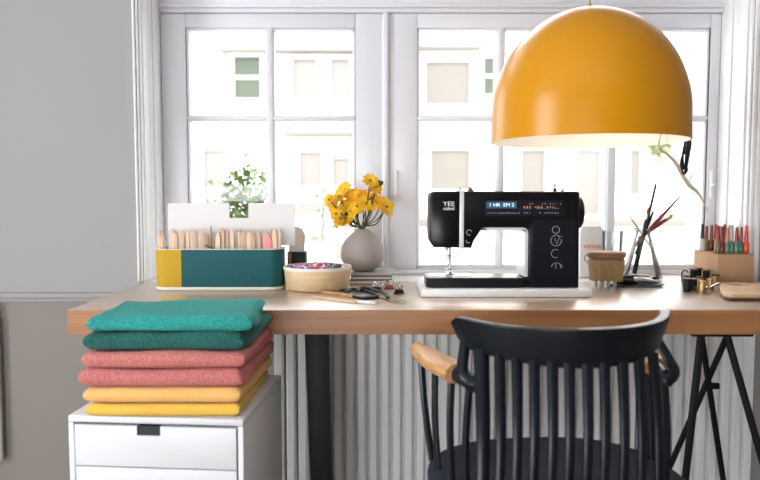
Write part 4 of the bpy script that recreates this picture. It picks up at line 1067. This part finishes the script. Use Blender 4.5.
n = len(pts); link('leaf_blade', tube(B(), pts, [0.0020 + .0100 * math.sin(PI * k / (n - 1)) ** 1.2 for k in range(n)], 8, .35), 'ribbon', e)
link('leaf_blade', tube(B(), spline([hp2(688, 184), hp2(691, 177), hp2(693, 171)], 5), [.003 - .0002 * k for k in range(11)], 6, .4), 'ribbon', e)
link('hanging_thread', tube(B(), [Vector((.015, 0, .045)), Vector((.03, 0, LR * .62))], .0006, 5), 'ribbon', e)
# ================================================================ LEFT EDGE CABINET
y = 2.19; xr2 = P(1.0, 400, y).x; zt2 = Z(318, y)
e = thing('slim_heater', 'slim pale wall heater at the left picture edge with black valve', 'heater', (xr2 - .25, y, 0))
link('heater_panel', box(B(), -.25, .25, -.004, .0135, 0.16, zt2, .004), 'wall', e)
for k in (0, 1): link('foot', box(B(), -.2 + .38 * k, -.18 + .38 * k, 0, .008, .0008, .1605), 'wall', e)
for k in (0, 1): link('valve', tube(B(), spline([(.20, .004, zt2 + .006 + .026 * k), (.235, .0, zt2 + .006 + .026 * k), (.247, .0, zt2 + .012 + .026 * k), (.235, .0, zt2 + .020 + .026 * k), (.215, .004, zt2 + .020 + .026 * k)], 4), .0045, 8), 'black', e)
link('valve', tube(B(), [(.20, .004, zt2 - .002), (.20, .004, zt2 + .05)], .006, 8), 'black', e)
# ================================================================ LIGHT
w = bpy.data.worlds.new('sky'); S.world = w; w.use_nodes = True; nt = w.node_tree
bg = nt.nodes['Background']; bg.inputs[0].default_value = (.90, .95, 1, 1); bg.inputs[1].default_value = 7.5
def light(name, kind, loc, rot, e_, col=(1, 1, 1), **k):
    l = bpy.data.lights.new(name, kind); l.energy = e_; l.color = col
    for a, v in k.items(): setattr(l, a, v)
    o = bpy.data.objects.new(name, l); COL.objects.link(o); o.location = loc; o.rotation_euler = rot; return o
sun = light('sun', 'SUN', (0, 0, 10), (0, 0, 0), 5, (1, .97, .93), angle=.02)
sun.rotation_euler = Vector((.35, .75, -.6)).to_track_quat('-Z', 'Y').to_euler()
# daylight through the west window opening
o = light('west_window_daylight', 'AREA', (XL - .05, (wy0 + wy1) / 2, (wz0 + wz1) / 2), (0, -PI / 2, 0), 36, (.93, .97, 1), shape='RECTANGLE', size=wz1 - wz0, size_y=wy1 - wy0)
light('south_fill', 'AREA', (-1.2, YB - .05, .605), (PI / 2, 0, 0), 32, (.95, .98, 1), shape='RECTANGLE', size=2.2, size_y=1.09)  # added low fill for the radiator and front faces, no window seen there
# added overhead fill behind the camera, no fixture seen there
light('overhead_fill', 'AREA', (.2, -.6, CH - .03), (0, 0, 0), 5, (.97, .98, 1), shape='RECTANGLE', size=1.6, size_y=1.2)
light('pendant_bulb', 'POINT', (lc.x, LY, lc.z + HH - .19), (0, 0, 0), .8, (1, .88, .74), shadow_soft_size=.03)
S.view_settings.view_transform = 'Standard'; S.view_settings.look = 'None'; S.view_settings.exposure = 0; S.view_settings.gamma = 1
S.view_settings.use_curve_mapping = False
